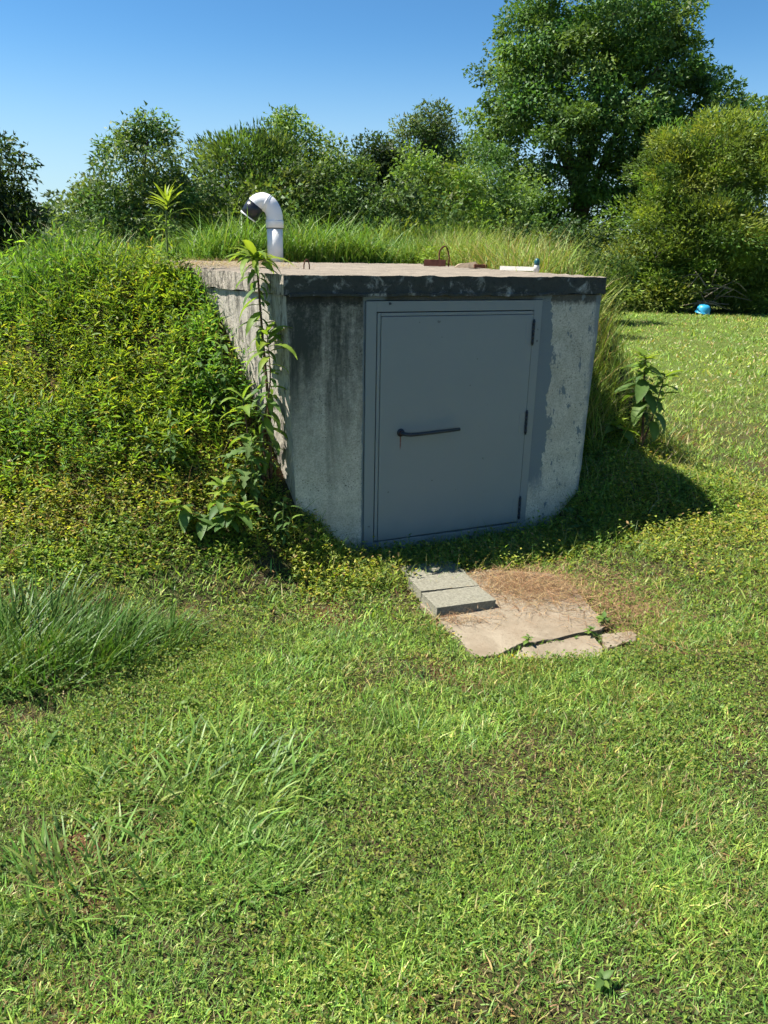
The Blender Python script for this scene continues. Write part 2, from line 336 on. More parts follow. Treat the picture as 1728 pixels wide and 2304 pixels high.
def tube(bm, pts, rads, seg=10, cap=True):
    pts = [Vector(p) for p in pts]; rings = []
    up = Vector((0, 0, 1)); prev = None
    for i, p in enumerate(pts):
        t = (pts[min(i+1, len(pts)-1)]-pts[max(i-1, 0)]).normalized()
        if prev is None: s = t.cross(up if abs(t.z) < 0.9 else Vector((1, 0, 0))).normalized()
        else: s = (prev-t*prev.dot(t)).normalized()
        prev = s; b = t.cross(s); r = rads[i] if hasattr(rads, '__len__') else rads
        rings.append([bm.verts.new(p+(s*math.cos(a)+b*math.sin(a))*r) for a in [2*math.pi*k/seg for k in range(seg)]])
    for i in range(len(rings)-1):
        for k in range(seg): bm.faces.new((rings[i][k], rings[i][(k+1) % seg], rings[i+1][(k+1) % seg], rings[i+1][k]))
    if cap: bm.faces.new(rings[0]); bm.faces.new(rings[-1])
    return rings
def tubeo(name, pts, rads, mat, parent=None, seg=10):
    bm = bmesh.new(); tube(bm, pts, rads, seg); return bmo(name, bm, mat, parent, True)
def hexa(bm, c, res=0.08, amp=0.004, fr=6.0, seed=0.0):
    """closed box from 8 corners (4 bottom, 4 top), gridded and roughened by a position noise"""
    c = [Vector(p) for p in c]
    quads = [(0, 1, 5, 4), (1, 2, 6, 5), (2, 3, 7, 6), (3, 0, 4, 7), (4, 5, 6, 7), (3, 2, 1, 0)]
    for q in quads:
        a, b, d, e = [c[i] for i in q]
        nu = max(1, int(((b-a).length+(d-e).length)/2/res)); nv = max(1, int(((e-a).length+(d-b).length)/2/res))
        g = [[None]*(nv+1) for _ in range(nu+1)]
        for i in range(nu+1):
            for j in range(nv+1):
                u, v = i/nu, j/nv
                p = (a*(1-u)+b*u)*(1-v)+(e*(1-u)+d*u)*v
                if amp: p = p+(mnoise.noise_vector(p*fr+Vector((seed,)*3))+0.5*mnoise.noise_vector(p*fr*3.1+Vector((seed+7,)*3)))*amp
                g[i][j] = bm.verts.new(p)
        for i in range(nu):
            for j in range(nv): bm.faces.new((g[i][j], g[i+1][j], g[i+1][j+1], g[i][j+1]))
def box(bm, x0, x1, y0, y1, z0, z1, bev=0.0):
    v = [bm.verts.new((x, y, z)) for z in (z0, z1) for (x, y) in ((x0, y0), (x1, y0), (x1, y1), (x0, y1))]
    fs = [bm.faces.new([v[i] for i in q]) for q in ((3, 2, 1, 0), (4, 5, 6, 7), (0, 1, 5, 4), (1, 2, 6, 5), (2, 3, 7, 6), (3, 0, 4, 7))]
    if bev:
        es = set(e for f in fs for e in f.edges); bmesh.ops.bevel(bm, geom=list(es), offset=bev, segments=2, affect='EDGES', profile=0.5)
def prism(bm, poly, z0, z1, jit=0.0, sub=1, rng=None):
    pts = []
    for i in range(len(poly)):
        a = Vector(poly[i]).to_2d(); b = Vector(poly[(i+1) % len(poly)]).to_2d()
        for k in range(sub):
            p = a.lerp(b, k/sub)
            if rng is not None and jit and k: p = p+Vector((rng.normal(0, jit), rng.normal(0, jit)))
            pts.append(p)
    lo = [bm.verts.new((p.x, p.y, z0)) for p in pts]; hi = [bm.verts.new((p.x, p.y, z1)) for p in pts]
    n = len(pts); top = bm.faces.new(hi); bm.faces.new(lo[::-1])
    for i in range(n): bm.faces.new((lo[i], lo[(i+1) % n], hi[(i+1) % n], hi[i]))
    es = list(top.edges); bmesh.ops.bevel(bm, geom=es, offset=0.006, segments=2, affect='EDGES', profile=0.5)

# ------------------------------------------------------------------ ground
def axis(fine0, fine1, step, lo, hi):
    a = list(np.arange(fine0, fine1, step)); s = step; x = a[-1]
    while x < hi: s *= 1.16; x += s; a.append(x)
    s = step; x = a[0]; pre = []
    while x > lo: s *= 1.16; x -= s; pre.append(x)
    return np.array(pre[::-1]+a)
gx = axis(-4.5, 4.5, 0.06, -900, 900); gy = axis(0.6, 10.0, 0.06, -120, 1500)
GX, GY = np.meshgrid(gx, gy, indexing='ij'); GZ = ground_z(GX, GY)
nx_, ny_ = GX.shape; idx = np.arange(nx_*ny_).reshape(nx_, ny_)
q = np.stack([idx[:-1, :-1], idx[1:, :-1], idx[1:, 1:], idx[:-1, 1:]], -1).reshape(-1, 4)
gm = trimesh('ground', np.stack([GX, GY, GZ], -1).reshape(-1, 3), np.concatenate([q[:, [0, 1, 2]], q[:, [0, 2, 3]]]))
tag(link('ground', gm, MAT['ground'], None, True), 'mown lawn ground with an earth mound banked up around the shelter', None, None, 'structure')
def gz1(x, y): return float(ground_z(np.array([x]), np.array([y]))[0])

# ------------------------------------------------------------------ storm shelter
sh = empty('storm_shelter', (OX, OY, 0), YAW)
tag(sh, 'low concrete storm shelter with blue-grey steel door set into the weedy mound', 'storm shelter')
DX0, DX1, DZ0, DZ1 = 0.5246, 1.5636, 0.048, 1.4032
FX0, FX1, FZ1, FZ0 = 0.4574, 1.625, 1.4655, -0.25
ZB = -0.35; TH = 0.20; IL, IR = 0.055, 0.04   # the corners lean in a little towards the foot
def part_hexa(name, c, mat, res=0.07, amp=0.004, **k):
    bm = bmesh.new(); hexa(bm, c, res, amp, **k); return bmo(name, bm, mat, sh, True)
def boxc(x0, x1, y0, y1, z0, z1): return [(x0, y0, z0), (x1, y0, z0), (x1, y1, z0), (x0, y1, z0), (x0, y0, z1), (x1, y0, z1), (x1, y1, z1), (x0, y1, z1)]
# one front wall: two piers, the strip above the frame and the sill under the door
bm = bmesh.new()
hexa(bm, [(IL, 0, ZB), (FX0-0.004, 0, ZB), (FX0-0.004, TH, ZB), (IL, TH, ZB), (0, 0, ZS), (FX0-0.004, 0, ZS), (FX0-0.004, TH, ZS), (0, TH, ZS)], 0.05, 0.0035)
hexa(bm, [(FX1+0.005, 0, ZB), (FW-IR, 0, ZB), (FW-IR, TH, ZB), (FX1+0.005, TH, ZB), (FX1+0.005, 0, ZS), (FW, 0, ZS), (FW, TH, ZS), (FX1+0.005, TH, ZS)], 0.05, 0.0035)
hexa(bm, boxc(FX0-0.004, FX1+0.005, 0.0, TH, FZ1+0.003, ZS), 0.05, 0.003)
hexa(bm, boxc(FX0-0.004, FX1+0.005, -0.018, TH, ZB, DZ0-0.008), 0.04, 0.006)
bmo('front_wall', bm, MAT['front'], sh, True)
def sidewall(name, s):
    x0 = 0 if s < 0 else FW; f = s*FLARE; dn = (IL if s < 0 else -IR)
    yb = DEPTH-0.25; y0 = 0.004; wi = -s*TH
    a = (x0+f*y0, y0); b = (x0+f*yb, yb)
    lo = [(a[0]+dn, a[1], ZB), (b[0]+dn, b[1], ZB), (b[0]+dn+wi, b[1], ZB), (a[0]+dn+wi, a[1], ZB)]
    hi = [(a[0], a[1], ZS), (b[0], b[1], ZS), (b[0]+wi, b[1], ZS), (a[0]+wi, a[1], ZS)]
    return part_hexa(name, lo+hi, MAT['side'], 0.06, 0.006)
tag(sidewall('side_wall', -1), 'sunlit left side wall streaked with dark weather stains'); sidewall('side_wall', 1)
part_hexa('back_wall', boxc(-0.75, FW+0.75, DEPTH-0.24, DEPTH-0.05, ZB, ZS), MAT['side'], 0.3, 0.004)
OV = 0.016
pl = [(-OV, -OV), (FW+OV, -OV), (FW+FLARE*DEPTH+OV, DEPTH), (-FLARE*DEPTH-OV, DEPTH)]
tag(part_hexa('roof_slab', [(x, y, ZS+0.004) for x, y in pl]+[(x, y, ZT) for x, y in pl], MAT['slab'], 0.035, 0.008, fr=9.0), 'concrete roof slab with ragged mould-black front edge')
part_hexa('mortar_bead', boxc(0.01, FW-0.35, -0.026, 0.01, ZS-0.004, ZS+0.010), MAT['slab'], 0.03, 0.008, fr=14)

# door frame, black backing for gap shade, leaf
dr = empty('door'); dr.parent = sh
bm = bmesh.new(); yf = -0.010
box(bm, FX0, DX0-0.004, yf, 0.06, FZ0, FZ1, 0.002); box(bm, DX1+0.004, FX1, yf, 0.06, FZ0, FZ1, 0.002)
box(bm, DX0-0.004, DX1+0.004, yf+0.0004, 0.06, DZ1+0.004, FZ1-0.0003, 0.0015)
bmo('door_frame', bm, MAT['paint'], sh)
bm = bmesh.new(); box(bm, DX0-0.006, DX1+0.006, 0.025, 0.07, DZ0-0.012, DZ1+0.006); bmo('door_gap_backing', bm, MAT['gap'], sh)  # sheet added behind the door, gap shade put into its black colour
RIM = 0.020
bm = bmesh.new(); box(bm, DX0+RIM+0.003, DX1-0.001, yf-0.006, 0.02, DZ0, DZ1-RIM-0.002, 0.0025)
bmo('door_panel', bm, MAT['paint'], dr)
bm = bmesh.new(); box(bm, DX0+0.001, DX0+RIM, yf-0.002, 0.02, DZ0, DZ1-0.001, 0.0015)
box(bm, DX0+RIM+0.001, DX1-0.001, yf-0.0024, 0.02, DZ1-RIM+0.0006, DZ1-0.0014, 0.0015); bmo('edge_strip', bm, MAT['paint'], dr)
def door_xz(px, pz): return px, pz
for hz in (1.275, 0.715, 0.145):
    bm = bmesh.new(); x = DX1+0.001
    for k in range(5):
        z0 = hz-0.070+k*0.028; tube(bm, [(x, yf-0.012, z0+0.0015), (x, yf-0.012, z0+0.0265)], 0.0085, 10)
    tube(bm, [(x, yf-0.012, hz-0.078), (x, yf-0.012, hz+0.078)], 0.0055, 8)
    hg = bmo('hinge', bm, MAT['dark'], dr, True)
    bm = bmesh.new(); box(bm, x-0.05, x-0.010, yf-0.0075, yf-0.004, hz-0.068, hz+0.068, 0.001); bmo('hinge_plate', bm, MAT['paint'], hg)
    bm = bmesh.new(); box(bm, x+0.010, x+0.044, yf-0.003, yf+0.002, hz-0.066, hz+0.066, 0.001); bmo('hinge_plate', bm, MAT['paint'], hg)
hx, hz = 0.684, 0.712
h = tubeo('handle', [(hx, yf-0.005, hz+0.002), (hx, yf-0.040, hz+0.002), (hx+0.012, yf-0.054, hz), (hx+0.04, yf-0.058, hz-0.004), (hx+0.10, yf-0.058, hz-0.004), (hx+0.37, yf-0.058, hz+0.006)], [0.011, 0.011, 0.0115, 0.011, 0.0105, 0.0105], MAT['dark'], dr, 12)
h['label'] = 'dark bent pipe lever handle'
bm = bmesh.new()
for rr, yy in ((0.024, -0.010), (0.017, -0.018)):
    tube(bm, [(hx, yf-0.004, hz+0.002), (hx, yf+yy, hz+0.002)], rr, 20)
bmo('pivot_ring', bm, MAT['dark'], h, True)
tubeo('pivot_bushing', [(hx, yf-0.018, hz+0.002), (hx, yf-0.023, hz+0.002)], 0.0145, MAT['rust'], h, 16)
bm = bmesh.new(); tube(bm, [(0.60, yf-0.001, 1.452), (0.60, yf-0.006, 1.452)], 0.007, 10); bmo('bolt_head', bm, MAT['dark'], sh)

# lifting loops cast into the roof
x, y = 0.50, 1.12
pts = [(x-0.020, y, ZT-0.02), (x-0.019, y, ZT+0.03), (x-0.012, y, ZT+0.058), (x, y, ZT+0.066), (x+0.012, y, ZT+0.058), (x+0.019, y, ZT+0.03), (x+0.020, y, ZT-0.02)]
tag(tubeo('lifting_loop', pts, 0.0045, MAT['rust'], sh, 8), 'small dark hairpin of wire near the front edge')
x, y = 2.60, 3.05; pts = []; rad = []
for k in range(41):
    a = math.pi*1.12*k/40-0.18; pts.append((x-0.055*math.cos(a)*1.0-0.01, y+0.01*math.sin(a*3), ZT+0.09+0.098*math.sin(a)+(-0.09 if k in (0, 40) else 0))); rad.append(0.0095 if k % 2 else 0.0070)
pts[0] = (x-0.072, y, ZT-0.02); pts[-1] = (x+0.042, y, ZT-0.02)
tag(tubeo('lifting_loop', pts, rad, MAT['rust'], sh, 10), 'rusty twisted rebar loop among the bricks')

# vent pipe (part of the shelter)
PXB, PYB = to_b(-1.21, 8.70)
vp = empty('vent_pipe', (PXB, PYB, ZT), -YAW); vp.parent = sh
vp['label'] = 'white PVC vent pipe with hooked top and black wrapped mouth'
R6 = 0.083
def sm(pts, n=6):
    out = []; P = [Vector(p) for p in pts]; P = [P[0]*2-P[1]]+P+[P[-1]*2-P[-2]]
    for i in range(1, len(P)-2):
        for k in range(n):
            t = k/n; a, b, c, d = P[i-1], P[i], P[i+1], P[i+2]
            out.append(0.5*((2*b)+(c-a)*t+(2*a-5*b+4*c-d)*t*t+(3*b-a-3*c+d)*t**3))
    out.append(P[-2]); return out
tubeo('pipe', [(0, 0, -0.03), (0, 0, 0.35)], R6, MAT['pvc'], vp, 32)
tubeo('collar', [(0, 0, 0.3409), (0, 0, 0.3427), (0, 0, 0.4060), (0, 0, 0.4148), (0, 0, 0.4166)], [0.088, 0.0935, 0.0935, 0.0915, 0.086], MAT['pvc'], vp, 32)
tubeo('gasket_line', [(0, 0, 0.3330), (0, 0, 0.3418)], 0.0885, MAT['dark'], vp, 32)
el = sm([(0, 0, 0.4087), (-0.004, 0, 0.4791), (-0.045, 0, 0.5609), (-0.115, 0, 0.5961)])
tubeo('elbow', el, [0.0865]*len(el), MAT['pvc'], vp, 32)
el2 = sm([(-0.058, 0, 0.5715), (-0.115, 0, 0.5961), (-0.178, 0, 0.5768), (-0.222, 0, 0.5231)])
e2 = tubeo('elbow', el2, [0.0895]*len(el2), MAT['pvc'], vp, 32)
tubeo('seam_ring', [el2[2], el2[3]], 0.0915, MAT['pvc'], e2, 32)
w_ = [(-0.186, 0, 0.5690), (-0.222, 0, 0.5231), (-0.272, 0, 0.4530)]
wr = tubeo('black_wrap', w_, [0.0925, 0.0945, 0.091], MAT['tape'], vp, 32); wr['label'] = 'black plastic wrap around the pipe mouth'
tubeo('mouth_rim', [(-0.270, 0, 0.4560), (-0.278, 0, 0.4450)], [0.0935, 0.0925], MAT['pvc'], vp, 32)

# ------------------------------------------------------------------ things lying on the roof
def on_roof(name, bx, by, rz, label, cat, group=None):
    X, Y = to_w(bx, by); o = empty(name, (X, Y, ZT+0.006), rz); return tag(o, label, cat, group)
X, Y = to_w(2.33, 2.75)
bm = bmesh.new(); hexa(bm, boxc(-0.1, 0.1, -0.046, 0.046, 0, 0.057), 0.012, 0.0018, fr=40)
o = bmo('brick', bm, MAT['brick'], None, True); o.location = (X, Y, ZT+0.007); o.rotation_euler = (0, 0, -0.12); tag(o, 'red brick lying left of the rusty rebar loop on the roof', 'brick')
bm = bmesh.new(); hexa(bm, [(-0.11, -0.06, 0), (0.10, -0.07, 0), (0.12, 0.05, 0), (-0.09, 0.06, 0), (-0.06, -0.045, 0.030), (0.085, -0.05, 0.052), (0.10, 0.04, 0.048), (-0.06, 0.045, 0.028)], 0.015, 0.004, fr=30)
X, Y = to_w(2.40, 2.30); o = bmo('flat_stone', bm, MAT['stone'], None, True); o.location = (X, Y, ZT+0.006); o.rotation_euler = (0, 0, 0.1); tag(o, 'tan flat stone tilted in front of the rusty rebar loop', 'stone')
bm = bmesh.new(); hexa(bm, boxc(-0.06, 0.06, -0.04, 0.04, 0, 0.030), 0.012, 0.003, fr=30)
X, Y = to_w(2.47, 2.22); o = bmo('brick_piece', bm, MAT['brick'], None, True); o.location = (X+0.03, Y+0.02, ZT+0.006); o.rotation_euler = (0, 0, 0.2); tag(o, 'thin broken brick piece right of the flat stone', 'brick')
bm = bmesh.new(); hexa(bm, boxc(-0.16, 0.16, -0.02, 0.02, 0, 0.030), 0.03, 0.001)
X, Y = to_w(2.30, 1.28); o = bmo('white_board', bm, MAT['white'], None, True); o.location = (X, Y, ZT+0.007); o.rotation_euler = (0, 0, -0.62); tag(o, 'short white board lying along the right edge of the roof', 'board')
X, Y = to_w(2.25, 0.98); o = empty('capped_pipe_stub', (X, Y, ZT+0.004)); tag(o, 'short white pipe stub with dark teal cap by the white board', 'pipe')
tubeo('pipe', [(0, 0, 0), (0, 0, 0.040), (0, 0, 0.050)], [0.021, 0.021, 0.019], MAT['white'], o, 16)
tubeo('cap', [(0, 0, 0.050), (0, 0, 0.053), (0, 0, 0.078), (0, 0, 0.092), (0, 0, 0.099)], [0.019, 0.0205, 0.0205, 0.014, 0.004], MAT['teal'], o, 16)

# ------------------------------------------------------------------ broken concrete pad and loose blocks
rng = np.random.default_rng(5)
pad = empty('concrete_pad', (0.85, 3.75, 0)); tag(pad, 'cracked tan concrete pad in the grass before the door', None, None, 'structure')
ZP = -0.035
def padpiece(poly, z1):
    bm = bmesh.new(); prism(bm, [(x-0.85, y-3.75) for x, y in poly], -0.14, z1, 0.007, 6, rng); return bmo('slab_piece', bm, MAT['pad'], pad)
padpiece(PA, ZP); padpiece(PB, ZP-0.006); padpiece(PC, ZP-0.010)
def blockthing(label, cx, cy, rz, z, w=0.34, d=0.192, hgt=0.062, tilt=0.0):
    bm = bmesh.new(); hexa(bm, boxc(-w/2, w/2, -d/2, d/2, 0, hgt), 0.02, 0.0016, fr=30)
    o = bmo('concrete_block', bm, MAT['block'], None, True); o.location = (cx, cy, z); o.rotation_euler = (tilt, 0.02, rz); return tag(o, label, 'block', 'cap blocks before the door')
blockthing('nearest grey concrete cap block lying on the tan pad', 0.400, 3.745, 0.38, ZP-0.014)
blockthing('middle grey concrete cap block behind the nearest one', 0.335, 3.955, 0.33, ZP-0.020)
blockthing('rear concrete cap block half in shade near the door', 0.285, 4.160, 0.38, ZP-0.036)

# ------------------------------------------------------------------ grass and ground cover
G1 = [(0.140, 0.240, 0.042), (0.210, 0.310, 0.060), (0.085, 0.172, 0.036), (0.29, 0.335, 0.09), (0.36, 0.32, 0.16)]
def frustum_pts(rng, n, y0, y1, mx=1.2):
    g = np.linspace(y0, y1, 400); cdf = np.cumsum(0.60*g+mx); cdf = (cdf-cdf[0])/(cdf[-1]-cdf[0])
    Y = np.interp(rng.uniform(0, 1, n), cdf, g); X = rng.uniform(-1, 1, n)*(0.60*Y+mx)
    return X, Y
def onpad(X, Y, full=False):
    u = X+0.05*(vnoise(X, Y, 9, 201, 2)-0.5)-0.012; v = Y+0.05*(vnoise(X, Y, 9, 203, 2)-0.5)+0.012
    r = in_poly(u, v, PA) | in_poly(u, v, PB) | in_poly(u, v, PC)
    return r if full else r & ~((v > 4.18+0.28*(u-0.5)) | ((u > 1.0+0.1*(3.9-v)) & (v > 3.66)))
def lawn_ok(X, Y):
    bx, by = to_b(X, Y); return ~in_shelter(X, Y, 0.01) & ~onpad(X, Y)
def mound_h(X, Y):
    bx, by = to_b(X, Y); return ground_z(X, Y)
def mask_weed(X, Y):
    """1 where the herb cover of the mound grows, 0 on the lawn"""
    bx, by = to_b(X, Y); z = ground_z(X, Y)+1.0*(vnoise(X, Y, 1.3, 21, 4)-0.5)
    return ss((z-0.40)/0.55)*(1-ss((bx-0.2)/0.3))*(1-0.75*ss((vnoise(X, Y, 3.4, 23, 3)-0.58)/0.1))
def mask_bare(X, Y):
    bx, by = to_b(X, Y); z = ground_z(X, Y)
    m = ss((z-0.13)/0.10)*(1-ss((z-0.75)/0.35))*(bx < 0.6)
    return m*ss((vnoise(X, Y, 1.7, 31)-0.36)/0.2)
def lawn(acc, rng, n, y0, y1, Ls, ws, segs=2, mx=1.2):
    X, Y = frustum_pts(rng, n, y0, y1, mx)
    wd = mask_weed(X, Y); br = mask_bare(X, Y); bald = ss((vnoise(X, Y, 2.3, 77, 3)-0.60)/0.10)
    u = rng.uniform(0, 1, len(X))
    _, by = to_b(X, Y); z = ground_z(X, Y)
    ok = lawn_ok(X, Y) & (u > 0.97*wd) & (u > 0.72*br) & (u > 0.55*bald) & (Y < 24.4+0.3*np.sin(X*1.7)) & ~((X < 1.5) & (Y > 12))
    X, Y, br, z = X[ok], Y[ok], br[ok], z[ok]; n = len(X)
    pt = vnoise(X, Y, 0.9, 41, 3); pt2 = vnoise(X, Y, 3.1, 51, 2); pt3 = vnoise(X, Y, 0.5, 61, 2)
    c = tints(rng, n, G1, [0.38, 0.30, 0.20, 0.08, 0.04], 0.22)
    dryp = np.clip(0.9*(pt-0.54), 0, 0.4)+0.5*br+0.35*ss((vnoise(X, Y, 2.3, 77, 3)-0.54)/0.1)
    isd = rng.uniform(0, 1, n) < dryp*0.65
    c[isd] = tints(rng, int(isd.sum()), [(0.33, 0.27, 0.11), (0.26, 0.22, 0.09), (0.24, 0.15, 0.07)], None, 0.2)
    c *= (0.90+0.35*pt2)[:, None]; c[:, 0] *= 0.90+0.28*pt3
    tall = np.clip(0.72+1.5*(vnoise(X, Y, 3.2, 91, 3)-0.42), 0.5, 1.7)
    L = rng.uniform(Ls[0], Ls[1], n)*tall; w = rng.uniform(ws[0], ws[1], n)
    big = rng.uniform(0, 1, n) < 0.10+0.25*ss((vnoise(X, Y, 2.1, 93, 2)-0.5)/0.15); w[big] *= 1.7; L[big] *= 1.25; c[big] *= 1.12
    ye = ss((vnoise(X, Y, 5.3, 95, 3)-0.44)/0.2)[:, None]*0.5; c = c*(1-ye)+c*np.array([1.30, 1.16, 0.95])*ye
    c *= (0.62+0.8*vnoise(X, Y, 9.0, 97, 3))[:, None]
    blades(acc, np.stack([X, Y, z-0.004], 1), rng.uniform(0, 2*np.pi, n), L, w, rng.uniform(0.2, 1.3, n), rng.uniform(0.1, 1.1, n), c, segs, rng)
rng = np.random.default_rng(11); acc = Acc()
lawn(acc, rng, 125000, 0.95, 2.2, (0.022, 0.060), (0.0022, 0.0046), 2, 0.6)
lawn(acc, rng, 120000, 2.2, 3.5, (0.025, 0.062), (0.0030, 0.0056), 2, 0.8)
lawn(acc, rng, 150000, 3.5, 6.0, (0.03, 0.07), (0.0045, 0.0078), 2, 1.0)
lawn(acc, rng, 110000, 6.0, 11.0, (0.05, 0.10), (0.010, 0.016), 1)
lawn(acc, rng, 130000, 11.0, 26.5, (0.06, 0.11), (0.020, 0.034), 1, 1.5)
tag(acc.obj('lawn_grass', MAT['grass']), 'short mown green lawn grass around the shelter', 'grass', None, 'stuff')
# small round clover and broadleaf between the blades
acc = Acc()
def clover(n, y0, y1, s0, s1, thr):
    X, Y = frustum_pts(rng, n, y0, y1, 1.0); u = rng.uniform(0, 1, n)
    f = ss((vnoise(X, Y, 1.3, 101, 3)-thr)/0.15)
    ok = lawn_ok(X, Y) & (u < 0.25+0.75*f) & (u > 0.9*mask_weed(X, Y))
    X, Y = X[ok], Y[ok]; n = len(X); z = ground_z(X, Y)+rng.uniform(0.006, 0.050, n)*(0.35+1.1*vnoise(X, Y, 6.0, 105, 3))
    c = tints(rng, n, [(0.13, 0.215, 0.035), (0.19, 0.26, 0.035), (0.095, 0.165, 0.030), (0.24, 0.26, 0.06)], None, 0.2)
    for a in range(2):
        D = rdir(rng, n); D[:, 2] = np.abs(D[:, 2])*0.5; N = rdir(rng, n)*0.6+np.array([0, 0, 1.0]); L = rng.uniform(s0, s1, n)
        leaves(acc, np.stack([X, Y, z], 1), D, N, L, L*rng.uniform(0.5, 0.8, n), c, 0.15, 0.55, 0.05)
clover(75000, 1.0, 3.2, 0.006, 0.014, 0.46); clover(55000, 3.0, 6.5, 0.009, 0.019, 0.42)
tag(acc.obj('clover_patches', MAT['leaf']), 'tiny clover and broadleaf weeds mixed into the lawn', 'clover', None, 'stuff')

# low sparse herbs and thatch on the bare foot of the mound
acc = Acc(); rng = np.random.default_rng(15)
X, Y = frustum_pts(rng, 170000, 2.4, 6.4, 0.8); br = mask_bare(X, Y); bx, by = to_b(X, Y); zz = ground_z(X, Y)
near = np.exp(-((bx-2.5)/0.8)**2-((by-0.3)/0.9)**2)*(bx > 2.0)
foot = np.maximum(ss((zz+0.22*(vnoise(X, Y, 1.4, 331, 3)-0.5)-0.11)/0.12)*(1-0.7*ss((zz-0.8)/0.3))*(bx < 1.0), 1.4*np.exp(-((by+0.22)/0.2)**2)*(bx > -0.1)*(bx < 2.2))
ok = (rng.uniform(0, 1, len(X)) < np.maximum(0.75*foot, near)) & lawn_ok(X, Y)
X, Y = X[ok], Y[ok]; n = len(X); z = ground_z(X, Y); hp = np.abs(rng.normal(0.03, 0.035, n))*(0.4+1.3*vnoise(X, Y, 2.8, 143, 2))
pt = vnoise(X, Y, 2.2, 141, 3); pt4 = vnoise(X, Y, 5.5, 145, 2)
a0 = rng.uniform(0, 6.28, n)
for k in range(4):
    c = tints(rng, n, [(0.27, 0.31, 0.045), (0.20, 0.26, 0.042), (0.35, 0.35, 0.06), (0.36, 0.26, 0.10), (0.11, 0.17, 0.034)], [0.3, 0.27, 0.15, 0.10, 0.18], 0.2)
    dk = pt > 0.52; c[dk] = tints(rng, int(dk.sum()), [(0.115, 0.20, 0.038), (0.16, 0.25, 0.042), (0.25, 0.30, 0.055)], None, 0.2)
    c *= (0.8+0.6*pt4)[:, None]
    f = (k+1)/4; a1 = a0+1.6*k+rng.normal(0, 0.3, n); el = rng.uniform(0.0, 0.9, n)
    D = np.stack([np.cos(a1)*np.cos(el), np.sin(a1)*np.cos(el), np.sin(el)], 1); L = rng.uniform(0.014, 0.034, n)
    leaves(acc, np.stack([X, Y, z+hp*f], 1), D, rng.normal(0, 0.4, (n, 3))+np.array([0, 0, 1.0]), L, L*rng.uniform(0.35, 0.6, n), c)
tag(acc.obj('low_herbs', MAT['leaf']), 'low sparse yellowish herbs at the foot of the mound', 'ground cover', None, 'stuff')
acc = Acc()
X, Y = frustum_pts(rng, 330000, 2.6, 5.6, 0.6); br = mask_bare(X, Y); bx, by = to_b(X, Y)
# thatch: at the mound foot, on the pad corner by the blocks, on the right bank, over the back left corner of the roof
pd = 1.3*np.exp(-((X-0.85)/0.30)**2-((Y-4.02)/0.22)**2)+0.75*np.exp(-((X-1.30)/0.2)**2-((Y-3.75)/0.3)**2)+0.5*np.exp(-((X-0.36)/0.16)**2-((Y-3.56)/0.05)**2)
near = 0.6*np.exp(-((bx-2.45)/0.35)**2-((by-0.75)/0.6)**2)*(bx > 2.0)
p = np.maximum(np.maximum(0.14*br, pd), near)
ok = (rng.uniform(0, 1, len(X)) < p) & ~in_shelter(X, Y, 0.01)
X, Y = X[ok], Y[ok]; n = len(X); z = np.maximum(np.where(onpad(X, Y, True), ZP, -9), ground_z(X, Y))+np.abs(rng.normal(0, 0.012, n))
c = tints(rng, n, [(0.34, 0.22, 0.11), (0.26, 0.15, 0.075), (0.42, 0.30, 0.16), (0.16, 0.09, 0.05)], None, 0.2)
blades(acc, np.stack([X, Y, z], 1), rng.uniform(0, 2*np.pi, n), rng.uniform(0.03, 0.14, n), rng.uniform(0.0015, 0.0035, n), rng.uniform(1.25, 1.6, n), rng.uniform(-0.2, 0.25, n), c, 2, rng)
n = 2600; bx = rng.uniform(-0.30, 0.75, n); by = rng.uniform(0.65, 2.6, n); ok = rng.uniform(0, 1, n) < ss((by-0.55-0.55*np.clip(bx+0.2, 0, 1))/0.6)
bx, by = bx[ok]-0.1*by[ok], by[ok]; n = len(bx); X, Y = to_w(bx, by)
c = tints(rng, n, [(0.38, 0.28, 0.15), (0.30, 0.20, 0.10), (0.30, 0.27, 0.10)], None, 0.2)
blades(acc, np.stack([X, Y, np.full(n, ZT+0.004)+np.abs(rng.normal(0, 0.012, n))], 1), rng.uniform(0, 2*np.pi, n), rng.uniform(0.05, 0.2, n), rng.uniform(0.002, 0.004, n), rng.uniform(1.2, 1.6, n), rng.uniform(-0.2, 0.3, n), c, 2, rng)
tag(acc.obj('dry_thatch', MAT['dry']), 'brown dead grass stems strewn on pad, bank and roof corner', 'dead grass', None, 'stuff')

# dense herb cover of the mound: short stems with pointed leaves
acc = Acc(); rng = np.random.default_rng(21)
n = 40000; X = rng.uniform(-6.5, 0.6, n); Y = rng.uniform(3.0, 8.2, n); bx, by = to_b(X, Y)
ok = (rng.uniform(0, 1, n) < mask_weed(X, Y)*(1-0.75*ss((by-3.2-0.4*bx)/1.2))) & ~in_shelter(X, Y, 0.03) & (X > -0.62*Y-1.3)
X, Y = X[ok], Y[ok]; n = len(X); z = ground_z(X, Y)
hgt = rng.uniform(0.07, 0.22, n)*(0.35+1.3*vnoise(X, Y, 2.6, 5, 3))
tip = np.stack([X, Y, z], 1); lx = rng.normal(0, 0.25, (n, 2))
pt = vnoise(X, Y, 1.1, 121, 3); pz = vnoise(X, Y, 1.9, 127, 3); lsz = np.clip(0.55+1.0*vnoise(X, Y, 2.3, 129, 3), 0.6, 1.5); tall_ = rng.uniform(0, 1, n) < 0.06
hgt = np.where(tall_, hgt*1.7, hgt)
